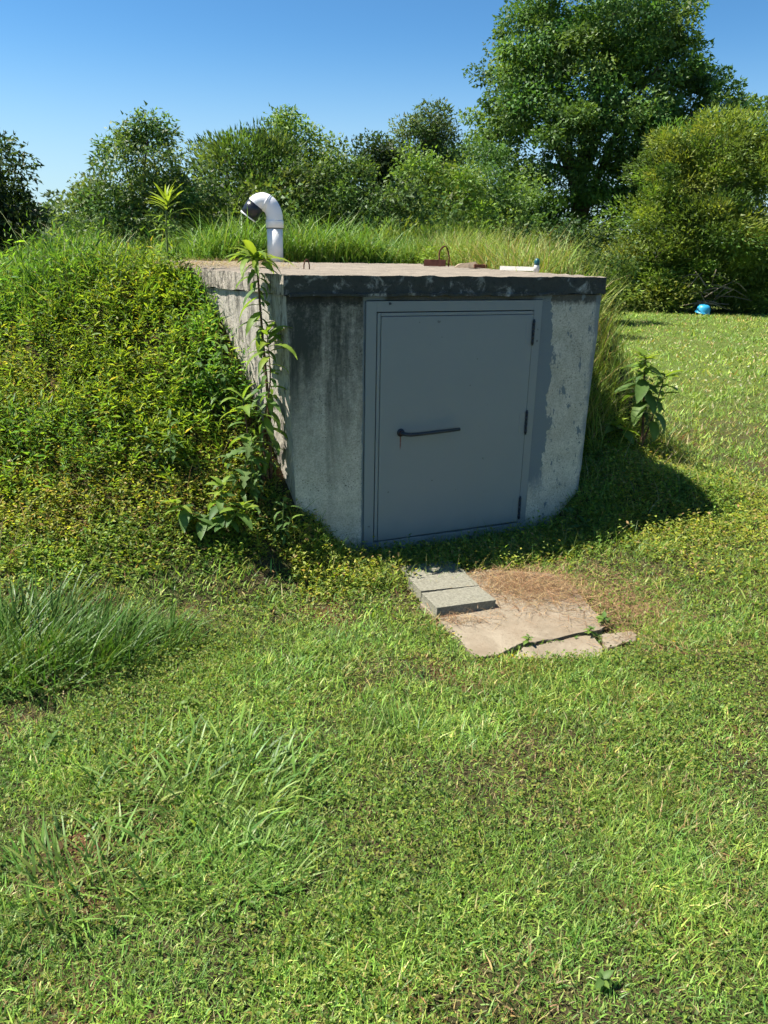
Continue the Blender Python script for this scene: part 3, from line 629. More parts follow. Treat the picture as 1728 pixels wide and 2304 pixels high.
for k in range(11):
    f = (0.35+0.65*k/10); a = rng.uniform(0, 2*np.pi, n) if k == 0 else a+2.4+rng.normal(0, 0.2, n)
    P = tip+np.stack([lx[:, 0]*hgt*f, lx[:, 1]*hgt*f, hgt*f], 1)
    el = 0.2+1.0*(k/10)**2+rng.normal(0, 0.2, n)
    D = np.stack([np.cos(a)*np.cos(el), np.sin(a)*np.cos(el), np.sin(el)], 1)
    N = np.array([0, 0, 1.0])+rng.normal(0, 0.35, (n, 3)); L = rng.uniform(0.028, 0.075, n)*(1.0-0.35*k/10)
    c = tints(rng, n, [(0.165, 0.240, 0.026), (0.120, 0.190, 0.028), (0.225, 0.290, 0.030), (0.070, 0.130, 0.024), (0.30, 0.26, 0.05)], [0.3, 0.28, 0.18, 0.21, 0.03], 0.18)
    gsh = ss((pz-0.42)/0.2)[:, None]; c = c*(0.80+0.85*pt)[:, None]; c = c*(1-gsh)+c*np.array([0.68, 0.88, 1.25])*gsh
    L = L*lsz*np.where(tall_, 1.25, 1.0)
    leaves(acc, P, D, N, L, L*rng.uniform(0.20, 0.30, n), c, 0.25, 0.40, 0.22)
blades(acc, tip, rng.uniform(0, 6.3, n), hgt, np.full(n, 0.004), np.full(n, 0.1), np.full(n, 0.15), tints(rng, n, [(0.13, 0.15, 0.04), (0.16, 0.10, 0.04)]), 2, rng)
tag(acc.obj('mound_weeds', MAT['leaf']), 'dense yellow-green leafy weeds covering the left side of the mound', 'weeds', None, 'stuff')

# tall grass on top of the mound, behind the roof and on its right flank
acc = Acc(); rng = np.random.default_rng(27)
def tall(n, x0, x1, y0, y1, L0, L1, w0, w1, pal, test, cur=(0.3, 1.5), wts=None, tuft=7, spread=0.05):
    m = n//tuft; bx = rng.uniform(x0, x1, m); by = rng.uniform(y0, y1, m); X, Y = to_w(bx, by)
    ok = test(bx, by, X, Y) & ~in_shelter(X, Y, 0.02); X, Y = np.repeat(X[ok], tuft), np.repeat(Y[ok], tuft)
    n = len(X); X = X+rng.normal(0, spread, n); Y = Y+rng.normal(0, spread, n); ins = ~in_shelter(X, Y, 0.01); X, Y = X[ins], Y[ins]; n = len(X)
    blades(acc, np.stack([X, Y, ground_z(X, Y)-0.01], 1), rng.uniform(0, 6.283, n), rng.uniform(L0, L1, n)*(0.7+0.6*vnoise(X, Y, 0.9, 7, 2)), rng.uniform(w0, w1, n), np.abs(rng.normal(0.15, 0.2, n)), rng.uniform(cur[0], cur[1], n), tints(rng, n, pal, wts, 0.18), 3, rng)
GP = [(0.125, 0.235, 0.035), (0.185, 0.29, 0.045), (0.085, 0.175, 0.03), (0.30, 0.28, 0.11)]
tall(24000, -2.2, 4.2, 4.45, 7.0, 0.30, 0.62, 0.007, 0.014, GP, lambda a, b, X, Y: (b > 4.5) & (rng.uniform(0, 1, len(a)) < ss((a+2.4)/1.0)), (0.5, 2.2), [0.38, 0.30, 0.24, 0.08])
tall(5000, -1.4, 2.6, 4.5, 5.4, 0.45, 0.85, 0.012, 0.022, GP[:3], lambda a, b, X, Y: b > 4.5, (0.8, 2.3), None, 9, 0.09)
tall(15000, -3.2, -0.2, 1.2, 4.8, 0.16, 0.42, 0.005, 0.010, GP, lambda a, b, X, Y: (a < -FLARE*b-0.02) & (rng.uniform(0, 1, len(a)) < ss((b-1.0+0.35*a)/1.3)*ss((a+3.2)/1.0)), (0.3, 1.6), [0.34, 0.28, 0.28, 0.10])
tall(13000, -3.4, -0.2, 1.3, 4.6, 0.20, 0.48, 0.005, 0.009, GP, lambda a, b, X, Y: (a < -FLARE*b-0.02) & (ground_z(X, Y) > 0.85+0.5*vnoise(X, Y, 1.3, 311, 2)) & (b > 1.0-0.55*a*0.5), (0.3, 1.7), [0.34, 0.28, 0.24, 0.14])
tall(9000, -3.6, 0.0, -0.4, 3.2, 0.10, 0.28, 0.003, 0.007, [(0.12, 0.20, 0.03), (0.19, 0.26, 0.045), (0.33, 0.27, 0.11), (0.25, 0.16, 0.07)], lambda a, b, X, Y: (a < -FLARE*np.maximum(b, 0)-0.02) & (ground_z(X, Y) > 0.18) & (vnoise(X, Y, 1.9, 313, 2) > 0.47), (0.3, 1.7), [0.36, 0.28, 0.2, 0.16], 5, 0.035)
RP = [(0.21, 0.29, 0.05), (0.15, 0.235, 0.04), (0.33, 0.34, 0.10), (0.36, 0.27, 0.13)]
tall(26000, 2.1, 4.8, 0.30, 5.0, 0.24, 0.60, 0.005, 0.010, RP, lambda a, b, X, Y: (a > FW+FLARE*b+0.03) & (rng.uniform(0, 1, len(a)) < (1-ss((a-FW-FLARE*b-0.4)/1.1))*ss((b-0.45)/0.5)), (0.4, 1.9), [0.36, 0.30, 0.22, 0.12])
tall(1600, 2.1, 3.6, -0.3, 1.2, 0.06, 0.22, 0.003, 0.006, RP, lambda a, b, X, Y: (a > FW+FLARE*np.maximum(b, 0)+0.02), (0.4, 1.6), [0.2, 0.3, 0.2, 0.3])
tall(2600, 0.0, 2.1, -0.50, -0.03, 0.06, 0.20, 0.003, 0.006, GP, lambda a, b, X, Y: b < -0.03, (0.4, 1.9))
tag(acc.obj('tall_grass', MAT['grass']), 'tall arching green grass behind and beside the roof', 'tall grass', None, 'stuff')

# dry stalks with seed heads leaning out of the mound at the left
acc = Acc(); rng = np.random.default_rng(33)
n = 60; X = rng.uniform(-4.9, -1.6, n); Y = rng.uniform(5.6, 7.6, n); P = np.stack([X, Y, ground_z(X, Y)], 1)
blades(acc, P, rng.uniform(2.2, 4.2, n), rng.uniform(0.4, 0.9, n), np.full(n, 0.006), rng.uniform(0.1, 0.5, n), rng.uniform(0.2, 1.7, n), tints(rng, n, [(0.40, 0.37, 0.20), (0.30, 0.33, 0.14)]), 6, rng)
n = 14; X, Y = to_w(rng.uniform(2.15, 2.8, n), rng.uniform(-0.35, 0.4, n)); P = np.stack([X, Y, ground_z(X, Y)], 1)
blades(acc, P, rng.uniform(0, 6.28, n), rng.uniform(0.15, 0.32, n), np.full(n, 0.004), rng.uniform(0.0, 0.3, n), rng.uniform(0.0, 0.8, n), tints(rng, n, [(0.42, 0.36, 0.22)]), 5, rng)
tag(acc.obj('seed_stalks', MAT['dry']), 'pale dry grass stalks leaning out of the weeds', 'dead grass', None, 'stuff')

# white clover heads in the far lawn, yellow flowers by the pad
acc = Acc(); rng = np.random.default_rng(35)
def dots(X, Y, h, s, pal):
    n = len(X); P = np.stack([X, Y, ground_z(X, Y)+h], 1)
    for k in range(6):
        leaves(acc, P, rdir(rng, n)*0.8+np.array([0, 0, 0.6]), rdir(rng, n), np.full(n, s)*rng.uniform(0.8, 1.2, n), np.full(n, s*0.8), tints(rng, n, pal, None, 0.08), 0.1, 0.6, 0.0)
n = 420; X = rng.uniform(3.0, 11, n); Y = rng.uniform(8.5, 17, n); k = vnoise(X, Y, 0.4, 3) > 0.47; dots(X[k], Y[k], 0.11, 0.022, [(0.75, 0.73, 0.62), (0.6, 0.6, 0.42)])
tag(acc.obj('clover_flowers', MAT['leaf']), 'white clover flower heads scattered over the far lawn', 'flowers', None, 'stuff')
acc = Acc()
dots(np.array([0.62, 0.66, 0.46, 0.35, 1.22, 1.38, 1.42, 0.60, 0.70, 0.55]), np.array([3.19, 3.17, 3.17, 3.42, 3.33, 3.30, 4.3, 3.16, 3.20, 3.20]), 0.03, 0.011, [(0.62, 0.52, 0.03)])
tag(acc.obj('yellow_flowers', MAT['leaf']), 'tiny yellow flowers at the edge of the concrete pad', 'flowers', None, 'stuff')

# ------------------------------------------------------------------ grass clumps in the lawn
def clump(label, cx, cy, n, r, L0, L1, w0, w1, pal, seed, lean=(0.2, 1.0), cur=(0.2, 1.0), bias=None, segs=5):
    rng = np.random.default_rng(seed); acc = Acc(); a = rng.uniform(0, 6.283, n); d = r*np.sqrt(rng.uniform(0, 1, n))
    lx, ly = np.cos(a)*d, np.sin(a)*d*0.8; az = a+rng.normal(0, 0.7, n)
    if bias is not None: az = np.where(rng.uniform(0, 1, n) < 0.33, bias+rng.normal(0, 0.5, n), az)
    z0 = gz1(cx, cy); P = np.stack([lx, ly, ground_z(lx+cx, ly+cy)-z0-0.01], 1)
    L = rng.uniform(L0, L1, n); blades(acc, P, az, L, rng.uniform(w0, w1, n), rng.uniform(*lean, n)*(0.65+0.35*d/r), rng.uniform(*cur, n), tints(rng, n, pal, None, 0.17), segs, rng)
    o = acc.obj('grass_clump', MAT['grass']); o.location = (cx, cy, z0); return tag(o, label, 'grass clump', 'coarse grass clumps in the lawn')
DKG = [(0.045, 0.110, 0.016), (0.065, 0.145, 0.022), (0.11, 0.18, 0.04), (0.080, 0.165, 0.024)]
clump('large dark green tussock at the left edge of the lawn', -1.52, 3.00, 1400, 0.46, 0.12, 0.30, 0.006, 0.012, DKG, 41, (0.05, 1.25), (0.1, 1.2), 0.6)
clump('dark green tussock tapering right beside the bare soil patch', -1.12, 3.12, 560, 0.28, 0.09, 0.23, 0.005, 0.010, DKG, 42, (0.1, 1.3), (0.1, 1.1), 0.4)
CRG = [(0.125, 0.235, 0.04), (0.17, 0.28, 0.05), (0.09, 0.18, 0.035), (0.21, 0.29, 0.075)]
clump('wide bright crabgrass clump left of centre in foreground', -0.56, 2.14, 520, 0.38, 0.07, 0.18, 0.008, 0.015, CRG, 43, (0.35, 1.25), (0.3, 1.4), 0.9)
clump('broad bladed grass clump below the bright crabgrass clump', -0.40, 1.80, 260, 0.24, 0.06, 0.13, 0.007, 0.012, CRG, 44, (0.6, 1.4), (0.1, 0.6))
clump('flattened crabgrass clump at the left foreground edge', -0.86, 1.74, 300, 0.24, 0.07, 0.16, 0.007, 0.013, CRG, 45, (0.5, 1.35), (0.1, 0.8), 2.6)
clump('small grass tuft standing alone mid lawn below the pad', 0.10, 2.55, 60, 0.09, 0.08, 0.17, 0.005, 0.008, CRG, 46, (0.3, 1.2), (0.1, 0.7), 2.0)
clump('loose grass tuft growing at the foot of the door', 0.02, 4.20, 26, 0.06, 0.12, 0.30, 0.003, 0.006, CRG, 47, (0.1, 0.8), (0.4, 1.6), 0.0)
clump('bluish grass tuft in the lawn right of the pad', 1.62, 4.45, 90, 0.12, 0.08, 0.18, 0.004, 0.007, CRG, 48, (0.3, 1.1), (0.2, 0.9), 0.2)

# ------------------------------------------------------------------ individual weeds
def leafmesh(name, L, w, droop, fold, col, seed, seg=6, lob=0.0):
    rng = np.random.default_rng(seed); V = []; F = []
    pos = np.zeros(3); th = 0.0
    for k in range(seg+1):
        f = k/seg; ww = w*0.5*(math.sin(math.pi*min(1, f**0.75*0.97+0.03))**0.8 if k < seg else 0.0)*(1+lob*(-1)**k)
        nrm = np.array([math.sin(th), 0, math.cos(th)])
        V += [pos+np.array([0, ww, 0])+nrm*ww*fold, pos.copy(), pos+np.array([0, -ww, 0])+nrm*ww*fold]
        th += droop/seg*(0.4+1.2*f); pos = pos+np.array([math.cos(th), 0, -math.sin(th)])*L/seg
    for k in range(seg):
        a = 3*k; F += [[a, a+1, a+4], [a, a+4, a+3], [a+1, a+2, a+5], [a+1, a+5, a+4]]
    c = np.tile(np.array(col), (len(V), 1)); c[1::3] *= 1.25
    me = trimesh(name, np.array(V), np.array(F), np.clip(c*(1+rng.normal(0, 0.05, (len(V), 1))), 0, 0.9)); me.materials.append(MAT['leaf'])
    me.polygons.foreach_set('use_smooth', np.ones(len(me.polygons), bool)); return me
def weed(name, label, base, stems, leafset, nl, cat='weed', seed=1, smat='stem', rad=0.008, up=(0.6, -0.2), sc=(0.6, 1.0), start=0.15, power=1.0, topn=0, topf=0.93, lobig=1.0):
    """stems: lists of local points; leaves are placed spirally along them, each its own object"""
    rng = random.Random(seed); root = empty(name, base); tag(root, label, cat)
    for si, st in enumerate(stems):
        P = sm(st, 5); n = len(P); tubeo('stem', P, [rad*(1-0.7*i/(n-1))*(1 if si == 0 else 0.7) for i in range(n)], MAT[smat], root, 7)
        m = nl[si] if isinstance(nl, (list, tuple)) else nl; a = rng.uniform(0, 6)
        for i in range(m+topn):
            f = start+(1-start)*((i/(max(1, m-1)))**power) if i < m else rng.uniform(topf, 1.0)
            k = min(n-2, int(f*(n-1))); p = P[k].lerp(P[k+1], f*(n-1)-k) if f < 1 else P[-1]
            a += 2.4+rng.uniform(-0.3, 0.3); el = up[1]+(up[0]-up[1])*f**5+rng.uniform(-0.45, 0.35)
            o = bpy.data.objects.new('leaf', rng.choice(leafset[1] if (f > 0.76 and len(leafset) > 1) else leafset[0])); COL.objects.link(o); o.parent = root
            s = rng.uniform(*sc)*(lobig+(1-lobig)*f)*(1.0 if f < 0.97 else 0.8); o.location = p; o.rotation_euler = (rng.uniform(-0.3, 0.3), -el, a); o.scale = (s, s, s)
    return root
YG, MG, DG = (0.20, 0.27, 0.035), (0.10, 0.175, 0.045), (0.07, 0.135, 0.04)
la = [leafmesh('lance_leaf', 0.17, 0.042, 1.1, 0.25, MG, 1), leafmesh('lance_leaf', 0.15, 0.044, 0.8, 0.3, DG, 2), leafmesh('lance_leaf', 0.14, 0.030, 2.0, 0.2, MG, 3, 6, 0.25)]
lb = [leafmesh('young_lance_leaf', 0.22, 0.050, 1.2, 0.25, YG, 4), leafmesh('young_lance_leaf', 0.19, 0.048, 1.1, 0.25, (0.15, 0.235, 0.04), 5), leafmesh('young_lance_leaf', 0.24, 0.046, 1.6, 0.2, (0.16, 0.24, 0.035), 6)]
bX, bY = -0.685, 4.31; z0 = gz1(bX, bY)
H1 = 1.66-z0
weed('tall_weed', 'tall leafy weed growing up the front left corner of the shelter', (bX, bY, z0-0.02), [[(0.03, 0, 0), (0.03, -0.01, 0.35*H1), (0.005, 0, 0.7*H1), (-0.01, -0.02, H1), (-0.02, -0.03, H1+0.03)], [(0.02, -0.02, 0), (0.0, -0.05, 0.25*H1), (0.05, -0.06, 0.5*H1), (0.04, -0.07, 0.72*H1)], [(0.0, -0.02, 0), (-0.07, -0.06, 0.18*H1), (-0.10, -0.08, 0.42*H1)]], (la+lb[1:2], lb), (90, 30, 18), 'weed', 3, 'rstem', 0.011, (0.95, -0.15), (0.5, 1.05), 0.06, 0.85, 9, 0.84, 0.9)
ha = [leafmesh('strap_leaf', 0.20, 0.022, 0.8, 0.2, (0.14, 0.22, 0.05), 11), leafmesh('strap_leaf', 0.17, 0.020, 1.3, 0.2, MG, 12)]
hb = [leafmesh('young_strap_leaf', 0.17, 0.022, 0.4, 0.2, YG, 13)]
weed('rosette_weed', 'upright narrow-leaved weed standing on top of the mound', (-1.42, 5.25, gz1(-1.42, 5.25)), [[(0, 0, 0), (0, 0, 0.30), (0.01, 0, 2.02-gz1(-1.42, 5.25))]], (ha, hb), 26, 'weed', 5, 'stem', 0.010, (0.95, 0.1), (0.75, 1.05), 0.45, 0.8, 16, 0.85)
weed('rosette_weed', 'small bright narrow-leaved weed on the far left mound shoulder', (-3.7, 6.6, gz1(-3.7, 6.6)), [[(0, 0, 0), (0, 0, 0.12), (0.01, 0, 0.24)]], (ha, hb), 12, 'weed', 6, 'stem', 0.007, (0.95, 0.1), (0.4, 0.6), 0.3, 0.8, 6)
pa = [leafmesh('broad_leaf', 0.15, 0.062, 0.7, 0.3, MG, 21), leafmesh('broad_leaf', 0.13, 0.058, 1.1, 0.3, (0.12, 0.20, 0.045), 22), leafmesh('broad_leaf', 0.11, 0.045, 0.5, 0.3, DG, 23)]
pb = [leafmesh('young_broad_leaf', 0.12, 0.045, 0.7, 0.3, (0.17, 0.26, 0.04), 24), leafmesh('young_broad_leaf', 0.10, 0.036, 0.4, 0.3, YG, 25)]
weed('broad_leaved_weed', 'bright broad-leaved weed at the mound foot left of the shelter', (-0.92, 3.98, gz1(-0.92, 3.98)), [[(0, 0, 0), (0.03, 0, 0.14), (0.06, -0.02, 0.30)], [(0, 0, 0.02), (-0.10, -0.02, 0.12), (-0.20, -0.05, 0.20)], [(0, 0, 0.02), (0.10, -0.04, 0.10), (0.17, -0.06, 0.19)]], (pa, pb), (20, 15, 14), 'weed', 7, 'stem', 0.007, (0.6, -0.2), (0.7, 1.1), 0.3, 1.0, 2)
bX, bY = 2.04, 6.05; z0 = gz1(bX, bY)
weed('broad_leaved_weed', 'leafy broad-leaved weed standing on the bank right of the shelter', (bX, bY, z0-0.02), [[(0, 0, 0), (-0.02, 0, 0.3), (-0.05, 0, 0.60), (-0.06, 0, 0.76)], [(0, 0, 0.06), (0.05, -0.02, 0.3), (0.10, -0.02, 0.62)], [(0, 0, 0.05), (-0.15, -0.03, 0.16), (-0.26, -0.05, 0.22)]], (pa, pb), (34, 24, 12), 'weed', 9, 'rstem', 0.012, (0.6, -0.2), (0.8, 1.8), 0.35, 0.7, 5)
weed('broad_leaved_weed', 'dark leafy weed in the shade at the right wall foot', (1.18, 4.80, gz1(1.18, 4.80)), [[(0, 0, 0), (0.01, 0, 0.10), (0.03, -0.02, 0.20)], [(0, 0, 0), (0.07, -0.03, 0.08), (0.13, -0.05, 0.13)]], ([pa[2]], [pa[2]]), (9, 7), 'weed', 10, 'stem', 0.005, (0.7, 0.0), (0.5, 0.8), 0.3, 1.0, 2)
ft = [leafmesh('feather_leaf', 0.20, 0.05, 0.9, 0.15, (0.12, 0.18, 0.06), 31, 9, 0.45), leafmesh('feather_leaf', 0.17, 0.045, 1.3, 0.15, MG, 32, 9, 0.45)]
weed('thistle_weed', 'jagged grey-green leafy weed drooping beside the left wall', (-0.80, 4.22, gz1(-0.80, 4.22)), [[(0, 0, 0), (0.02, -0.02, 0.15), (0.04, -0.04, 0.32)]], (ft, ft), 14, 'weed', 12, 'stem', 0.007, (0.5, 0.1), (0.7, 1.1), 0.2, 1.0, 3)
for (x, y, hh, nn, sd, lab) in ((-0.98, 4.55, 0.42, 26, 61, 'leafy upright weed hiding the middle of the left wall'), (-0.76, 4.18, 0.40, 24, 62, 'leafy weed crowding the foot of the tall corner weed'), (-0.58, 4.08, 0.26, 16, 63, 'low leafy weed at the bottom of the front left corner'), (-1.22, 4.25, 0.30, 18, 64, 'leafy weed among the mound weeds left of the jagged weed')):
    weed('lance_leaved_weed', lab, (x, y, gz1(x, y)-0.02), [[(0, 0, 0), (0.02, -0.01, hh*0.5), (0.03, -0.03, hh)], [(0, 0, 0.01), (-0.06, -0.03, hh*0.4), (-0.10, -0.05, hh*0.75)], [(0, 0, 0.01), (0.05, -0.05, hh*0.35), (0.07, -0.09, hh*0.6)]], (la, la+lb[1:2]), (nn, nn*2//3, nn//2), 'weed', sd, 'stem', 0.006, (0.8, 0.1), (0.35, 0.75), 0.15)
pl_ = [leafmesh('plantain_leaf', 0.07, 0.035, 0.8, 0.25, (0.14, 0.22, 0.045), 41), leafmesh('plantain_leaf', 0.06, 0.030, 0.5, 0.25, MG, 42)]
for (x, y, s, lab) in ((0.55, 1.43, 0.75, 'flat leafy rosette in the lawn at the bottom edge'), (-1.16, 2.35, 0.9, 'small leafy rosette in the lawn below the dark tussock'), (-0.74, 2.62, 0.8, 'small leafy rosette beside the bare soil patch'), (1.02, 3.44, 0.75, 'small weed growing in the crack of the pad'), (1.12, 3.56, 0.9, 'leafy weed at the right corner of the pad'), (0.70, 3.33, 0.6, 'creeping weed in the left end of the pad crack')):
    weed('rosette_weed', lab, (x, y, max(gz1(x, y), ZP)+0.0), [[(0, 0, 0), (0, 0, 0.02), (0.002, 0, 0.035)]], (pl_, pl_), 11, 'weed', int(x*100)+300, 'stem', 0.004, (0.7, 0.2), (0.5*s, 1.0*s), 0.1)

# ------------------------------------------------------------------ trees and shrubs
def crown_leaves(acc, rng, lobes, nclump, nleaf, cr, L, wr, pal, wts, up=0.5, droop=0.15, spray=0.0, flat=0.75, shell=0.72, var=0.15, deepf=0.22):
    tot = sum((l[3]*l[4]*l[5])**(2/3) for l in lobes)
    for (x, y, z, a, b, c) in lobes:
        m = max(3, int(nclump*((a*b*c)**(2/3))/tot)); d = rdir(rng, m); r = shell+(1-shell)*rng.uniform(0, 1, (m, 1))**0.7
        deep = rng.uniform(0, 1, m) < deepf; r[deep] *= rng.uniform(0.4, 0.9, (int(deep.sum()), 1))
        C = np.array([x, y, z])+d*r*np.array([a, b, c])*(1+rng.normal(0, 0.06, (m, 1)))
        cs = cr*rng.uniform(0.55, 1.35, m); cc = tints(rng, m, pal, wts, 0.14)
        P = np.repeat(C, nleaf, 0); n = len(P); off = rdir(rng, n)*(rng.uniform(0, 1, (n, 1))**0.45)*np.repeat(cs, nleaf)[:, None]*np.array([1, 1, flat])
        out = unit(np.repeat(d, nleaf, 0)); P = P+off
        D = unit(off)*0.6+rdir(rng, n)*0.7+out*0.3; D[:, 2] -= 0.15
        if spray: D = unit(D)*(1-spray)+(out*0.7+np.array([0, 0, 0.55]))*spray
        N = rdir(rng, n)*0.8+np.array([0, 0, up])+out*0.5
        l = L*rng.uniform(0.65, 1.3, n); col = np.repeat(cc, nleaf, 0)*(1+rng.normal(0, var, (n, 1)))
        leaves(acc, P, D, N, l, l*wr*rng.uniform(0.8, 1.2, n), np.clip(col, 0.005, 0.6), 0.12, 0.45, droop, True)
def tree(name, label, cat, base, trunk, lobes, nclump, nleaf, cr, L, wr, pal, wts=None, seed=1, group=None, r=0.12, limbs=4, **kw):
    rng = np.random.default_rng(seed); x0, y0, z0 = base; root = empty(name, base); tag(root, label, cat, group)
    P = [Vector((0, 0, -0.2))]
    for k in range(1, 6): P.append(Vector((rng.normal(0, 0.02*trunk), rng.normal(0, 0.02*trunk), trunk*k/5)))
    P = sm(P, 3); tubeo('trunk', P, [r*(1.25-0.95*i/(len(P)-1)) for i in range(len(P))], MAT['bark'], root, 9)
    for k in range(limbs):
        l = lobes[k % len(lobes)]; f = rng.uniform(0.35, 0.85); s = P[int(f*(len(P)-1))]
        e = Vector((l[0]-x0+rng.normal(0, 0.3)*l[3], l[1]-y0+rng.normal(0, 0.3)*l[4], l[2]-z0+0.25*l[5])); mid = s.lerp(e, 0.5)+Vector((0, 0, 0.1*trunk))
        q = sm([s, mid, e], 5); tubeo('limb', q, [r*0.5*(1-0.8*i/(len(q)-1)) for i in range(len(q))], MAT['bark'], root, 7)
    acc = Acc(); crown_leaves(acc, rng, [(a-x0, b-y0, c-z0, d, e, f) for a, b, c, d, e, f in lobes], nclump, nleaf, cr, L, wr, pal, wts, **kw)
    o = acc.obj('crown', MAT['tree'], root); o['kind'] = 'stuff'; return root
OAK = [(0.092, 0.172, 0.040), (0.124, 0.212, 0.044), (0.066, 0.132, 0.035), (0.160, 0.240, 0.050)]
CED = [(0.165, 0.235, 0.038), (0.130, 0.200, 0.036), (0.215, 0.265, 0.046), (0.095, 0.160, 0.034)]
SHR = [(0.090, 0.155, 0.040), (0.125, 0.195, 0.044), (0.065, 0.120, 0.034), (0.165, 0.225, 0.058)]
DRK = [(0.035, 0.065, 0.018), (0.050, 0.085, 0.022), (0.028, 0.050, 0.016)]
LIT = [(0.138, 0.222, 0.036), (0.174, 0.252, 0.048), (0.102, 0.174, 0.034)]
# the big tree
BL = [(6.3, 28.5, 9.3, 2.3, 2.4, 1.9), (4.9, 28.3, 8.0, 1.7, 1.8, 1.5), (7.7, 28.4, 8.6, 1.7, 2.0, 1.7), (3.9, 28.2, 6.6, 1.4, 1.7, 1.3), (8.4, 28.3, 7.2, 1.6, 1.8, 1.4), (6.1, 27.2, 7.2, 1.7, 1.6, 1.2),
      (10.0, 28.9, 6.8, 1.15, 1.4, 1.3), (3.4, 28.2, 5.0, 1.3, 1.7, 1.2), (5.3, 27.0, 5.5, 1.5, 1.4, 0.9), (7.2, 27.0, 5.7, 1.3, 1.3, 0.9), (3.5, 27.8, 3.4, 1.3, 1.6, 1.1), (8.6, 28.4, 5.2, 1.6, 1.7, 1.2),
      (5.0, 27.4, 3.8, 1.3, 1.4, 0.8), (6.6, 27.6, 4.2, 1.2, 1.3, 0.7), (4.2, 27.4, 2.0, 1.3, 1.3, 1.0), (7.9, 28.2, 3.6, 1.4, 1.4, 0.9), (6.0, 28.6, 2.2, 1.7, 1.2, 1.1)]
BK = 1.12
tree('broadleaf_tree', 'huge dark green broadleaf tree towering behind the right of the shelter', 'tree', (6.4*BK, 28.5*BK, -0.1), 8.2,
     [(a*BK, b*BK, 1.724+(c-1.724)*BK, d*BK, e*BK, f*BK) for a, b, c, d, e, f in BL],
     470, 240, 0.80, 0.135, 0.62, OAK, [0.38, 0.27, 0.25, 0.10], 101, None, 0.34, 11, flat=0.62, deepf=0.30)
tree('broadleaf_tree', 'lower broadleaf tree peeking out behind the big tree at the right edge', 'tree', (11.4, 31, -0.2), 5.0, [(11.3, 31, 6.3, 1.5, 1.5, 1.6), (12.6, 31, 5.6, 1.4, 1.5, 1.6), (10.6, 31, 5.0, 1.4, 1.4, 1.4)], 130, 70, 0.55, 0.18, 0.6, OAK, None, 102, None, 0.2, 3)
# big bushy cedar on the right, foliage down to the lawn
CL = [(9.9, 25.2, 4.9, 1.3, 1.3, 1.2), (8.7, 25.0, 3.9, 1.2, 1.2, 1.0), (10.4, 24.4, 3.6, 1.6, 1.2, 1.2), (8.1, 24.8, 2.7, 1.2, 1.1, 0.9), (9.4, 24.0, 2.5, 1.4, 1.0, 1.0), (7.6, 24.6, 1.5, 1.1, 1.1, 0.9), (8.8, 24.2, 1.3, 1.2, 0.8, 0.8), (11.0, 24.3, 2.2, 1.3, 1.2, 1.2), (8.3, 25.1, 4.9, 0.6, 0.6, 0.5), (11.3, 25.2, 5.0, 1.2, 1.2, 1.0), (7.0, 24.7, 0.7, 0.9, 0.9, 0.7), (10.5, 24.5, 1.1, 1.2, 0.8, 0.6), (8.0, 24.3, 0.6, 0.9, 0.7, 0.5), (11.8, 24.5, 0.8, 1.2, 0.9, 0.9)]
CK = 1.03
tree('bushy_cedar', 'wide yellowish-green bushy cedar reaching down to the lawn at right', 'tree', (9.7*CK, 25.0*CK, -0.05), 5.2,
     [(a*CK, b*CK, 1.724+(c-1.724)*CK, d*CK, e, f*CK) for a, b, c, d, e, f in CL],
     370, 270, 0.66, 0.135, 0.32, CED, None, 103, None, 0.2, 8, spray=0.45, up=0.5, flat=0.58, droop=0.1, deepf=0.3)
# hedge row behind the mound
HG = 'shrubs and small trees in the thicket behind the mound'
tree('leafy_shrub', 'tall loose leafy shrub at the left end of the thicket', 'shrub', (-3.7, 12.2, -0.6), 3.2, [(-3.55, 12.2, 2.75, 0.75, 0.7, 0.6), (-4.1, 12.1, 2.1, 0.6, 0.6, 0.55), (-3.1, 12.2, 2.1, 0.75, 0.7, 0.6), (-3.65, 12.0, 1.5, 0.9, 0.7, 0.6), (-3.5, 12.2, 3.25, 0.28, 0.3, 0.28), (-4.45, 12.1, 2.45, 0.28, 0.25, 0.15), (-3.9, 12.0, 0.9, 0.5, 0.5, 0.5), (-2.6, 12.1, 1.6, 0.6, 0.6, 0.6)],
     330, 110, 0.27, 0.062, 0.5, SHR, None, 111, HG, 0.07, 7)
tree('cedar_shrub', 'dark spiky-topped cedar beside the tall leafy shrub', 'shrub', (-2.5, 14.5, -0.8), 4.0, [(-2.65, 14.5, 3.0, 0.6, 0.6, 0.65), (-2.1, 14.5, 2.9, 0.6, 0.6, 0.7), (-2.5, 14.2, 2.2, 0.9, 0.7, 0.7), (-2.0, 14.2, 1.8, 0.8, 0.6, 0.7), (-3.0, 14.3, 2.0, 0.6, 0.6, 0.7)], 300, 120, 0.31, 0.085, 0.30, SHR, [0.3, 0.2, 0.4, 0.1], 112, HG, 0.09, 4, spray=0.7)
tree('sapling', 'light airy sapling rising above the thicket near the vent pipe', 'tree', (-1.6, 15.2, -0.8), 4.3, [(-1.85, 15.2, 3.75, 0.35, 0.4, 0.35), (-1.45, 15.2, 3.4, 0.45, 0.4, 0.3), (-2.0, 15.1, 3.2, 0.4, 0.4, 0.4), (-1.2, 15.1, 3.0, 0.45, 0.4, 0.35), (-1.6, 15.0, 2.6, 0.6, 0.5, 0.5)], 130, 70, 0.26, 0.075, 0.5, LIT, None, 113, HG, 0.05, 6)
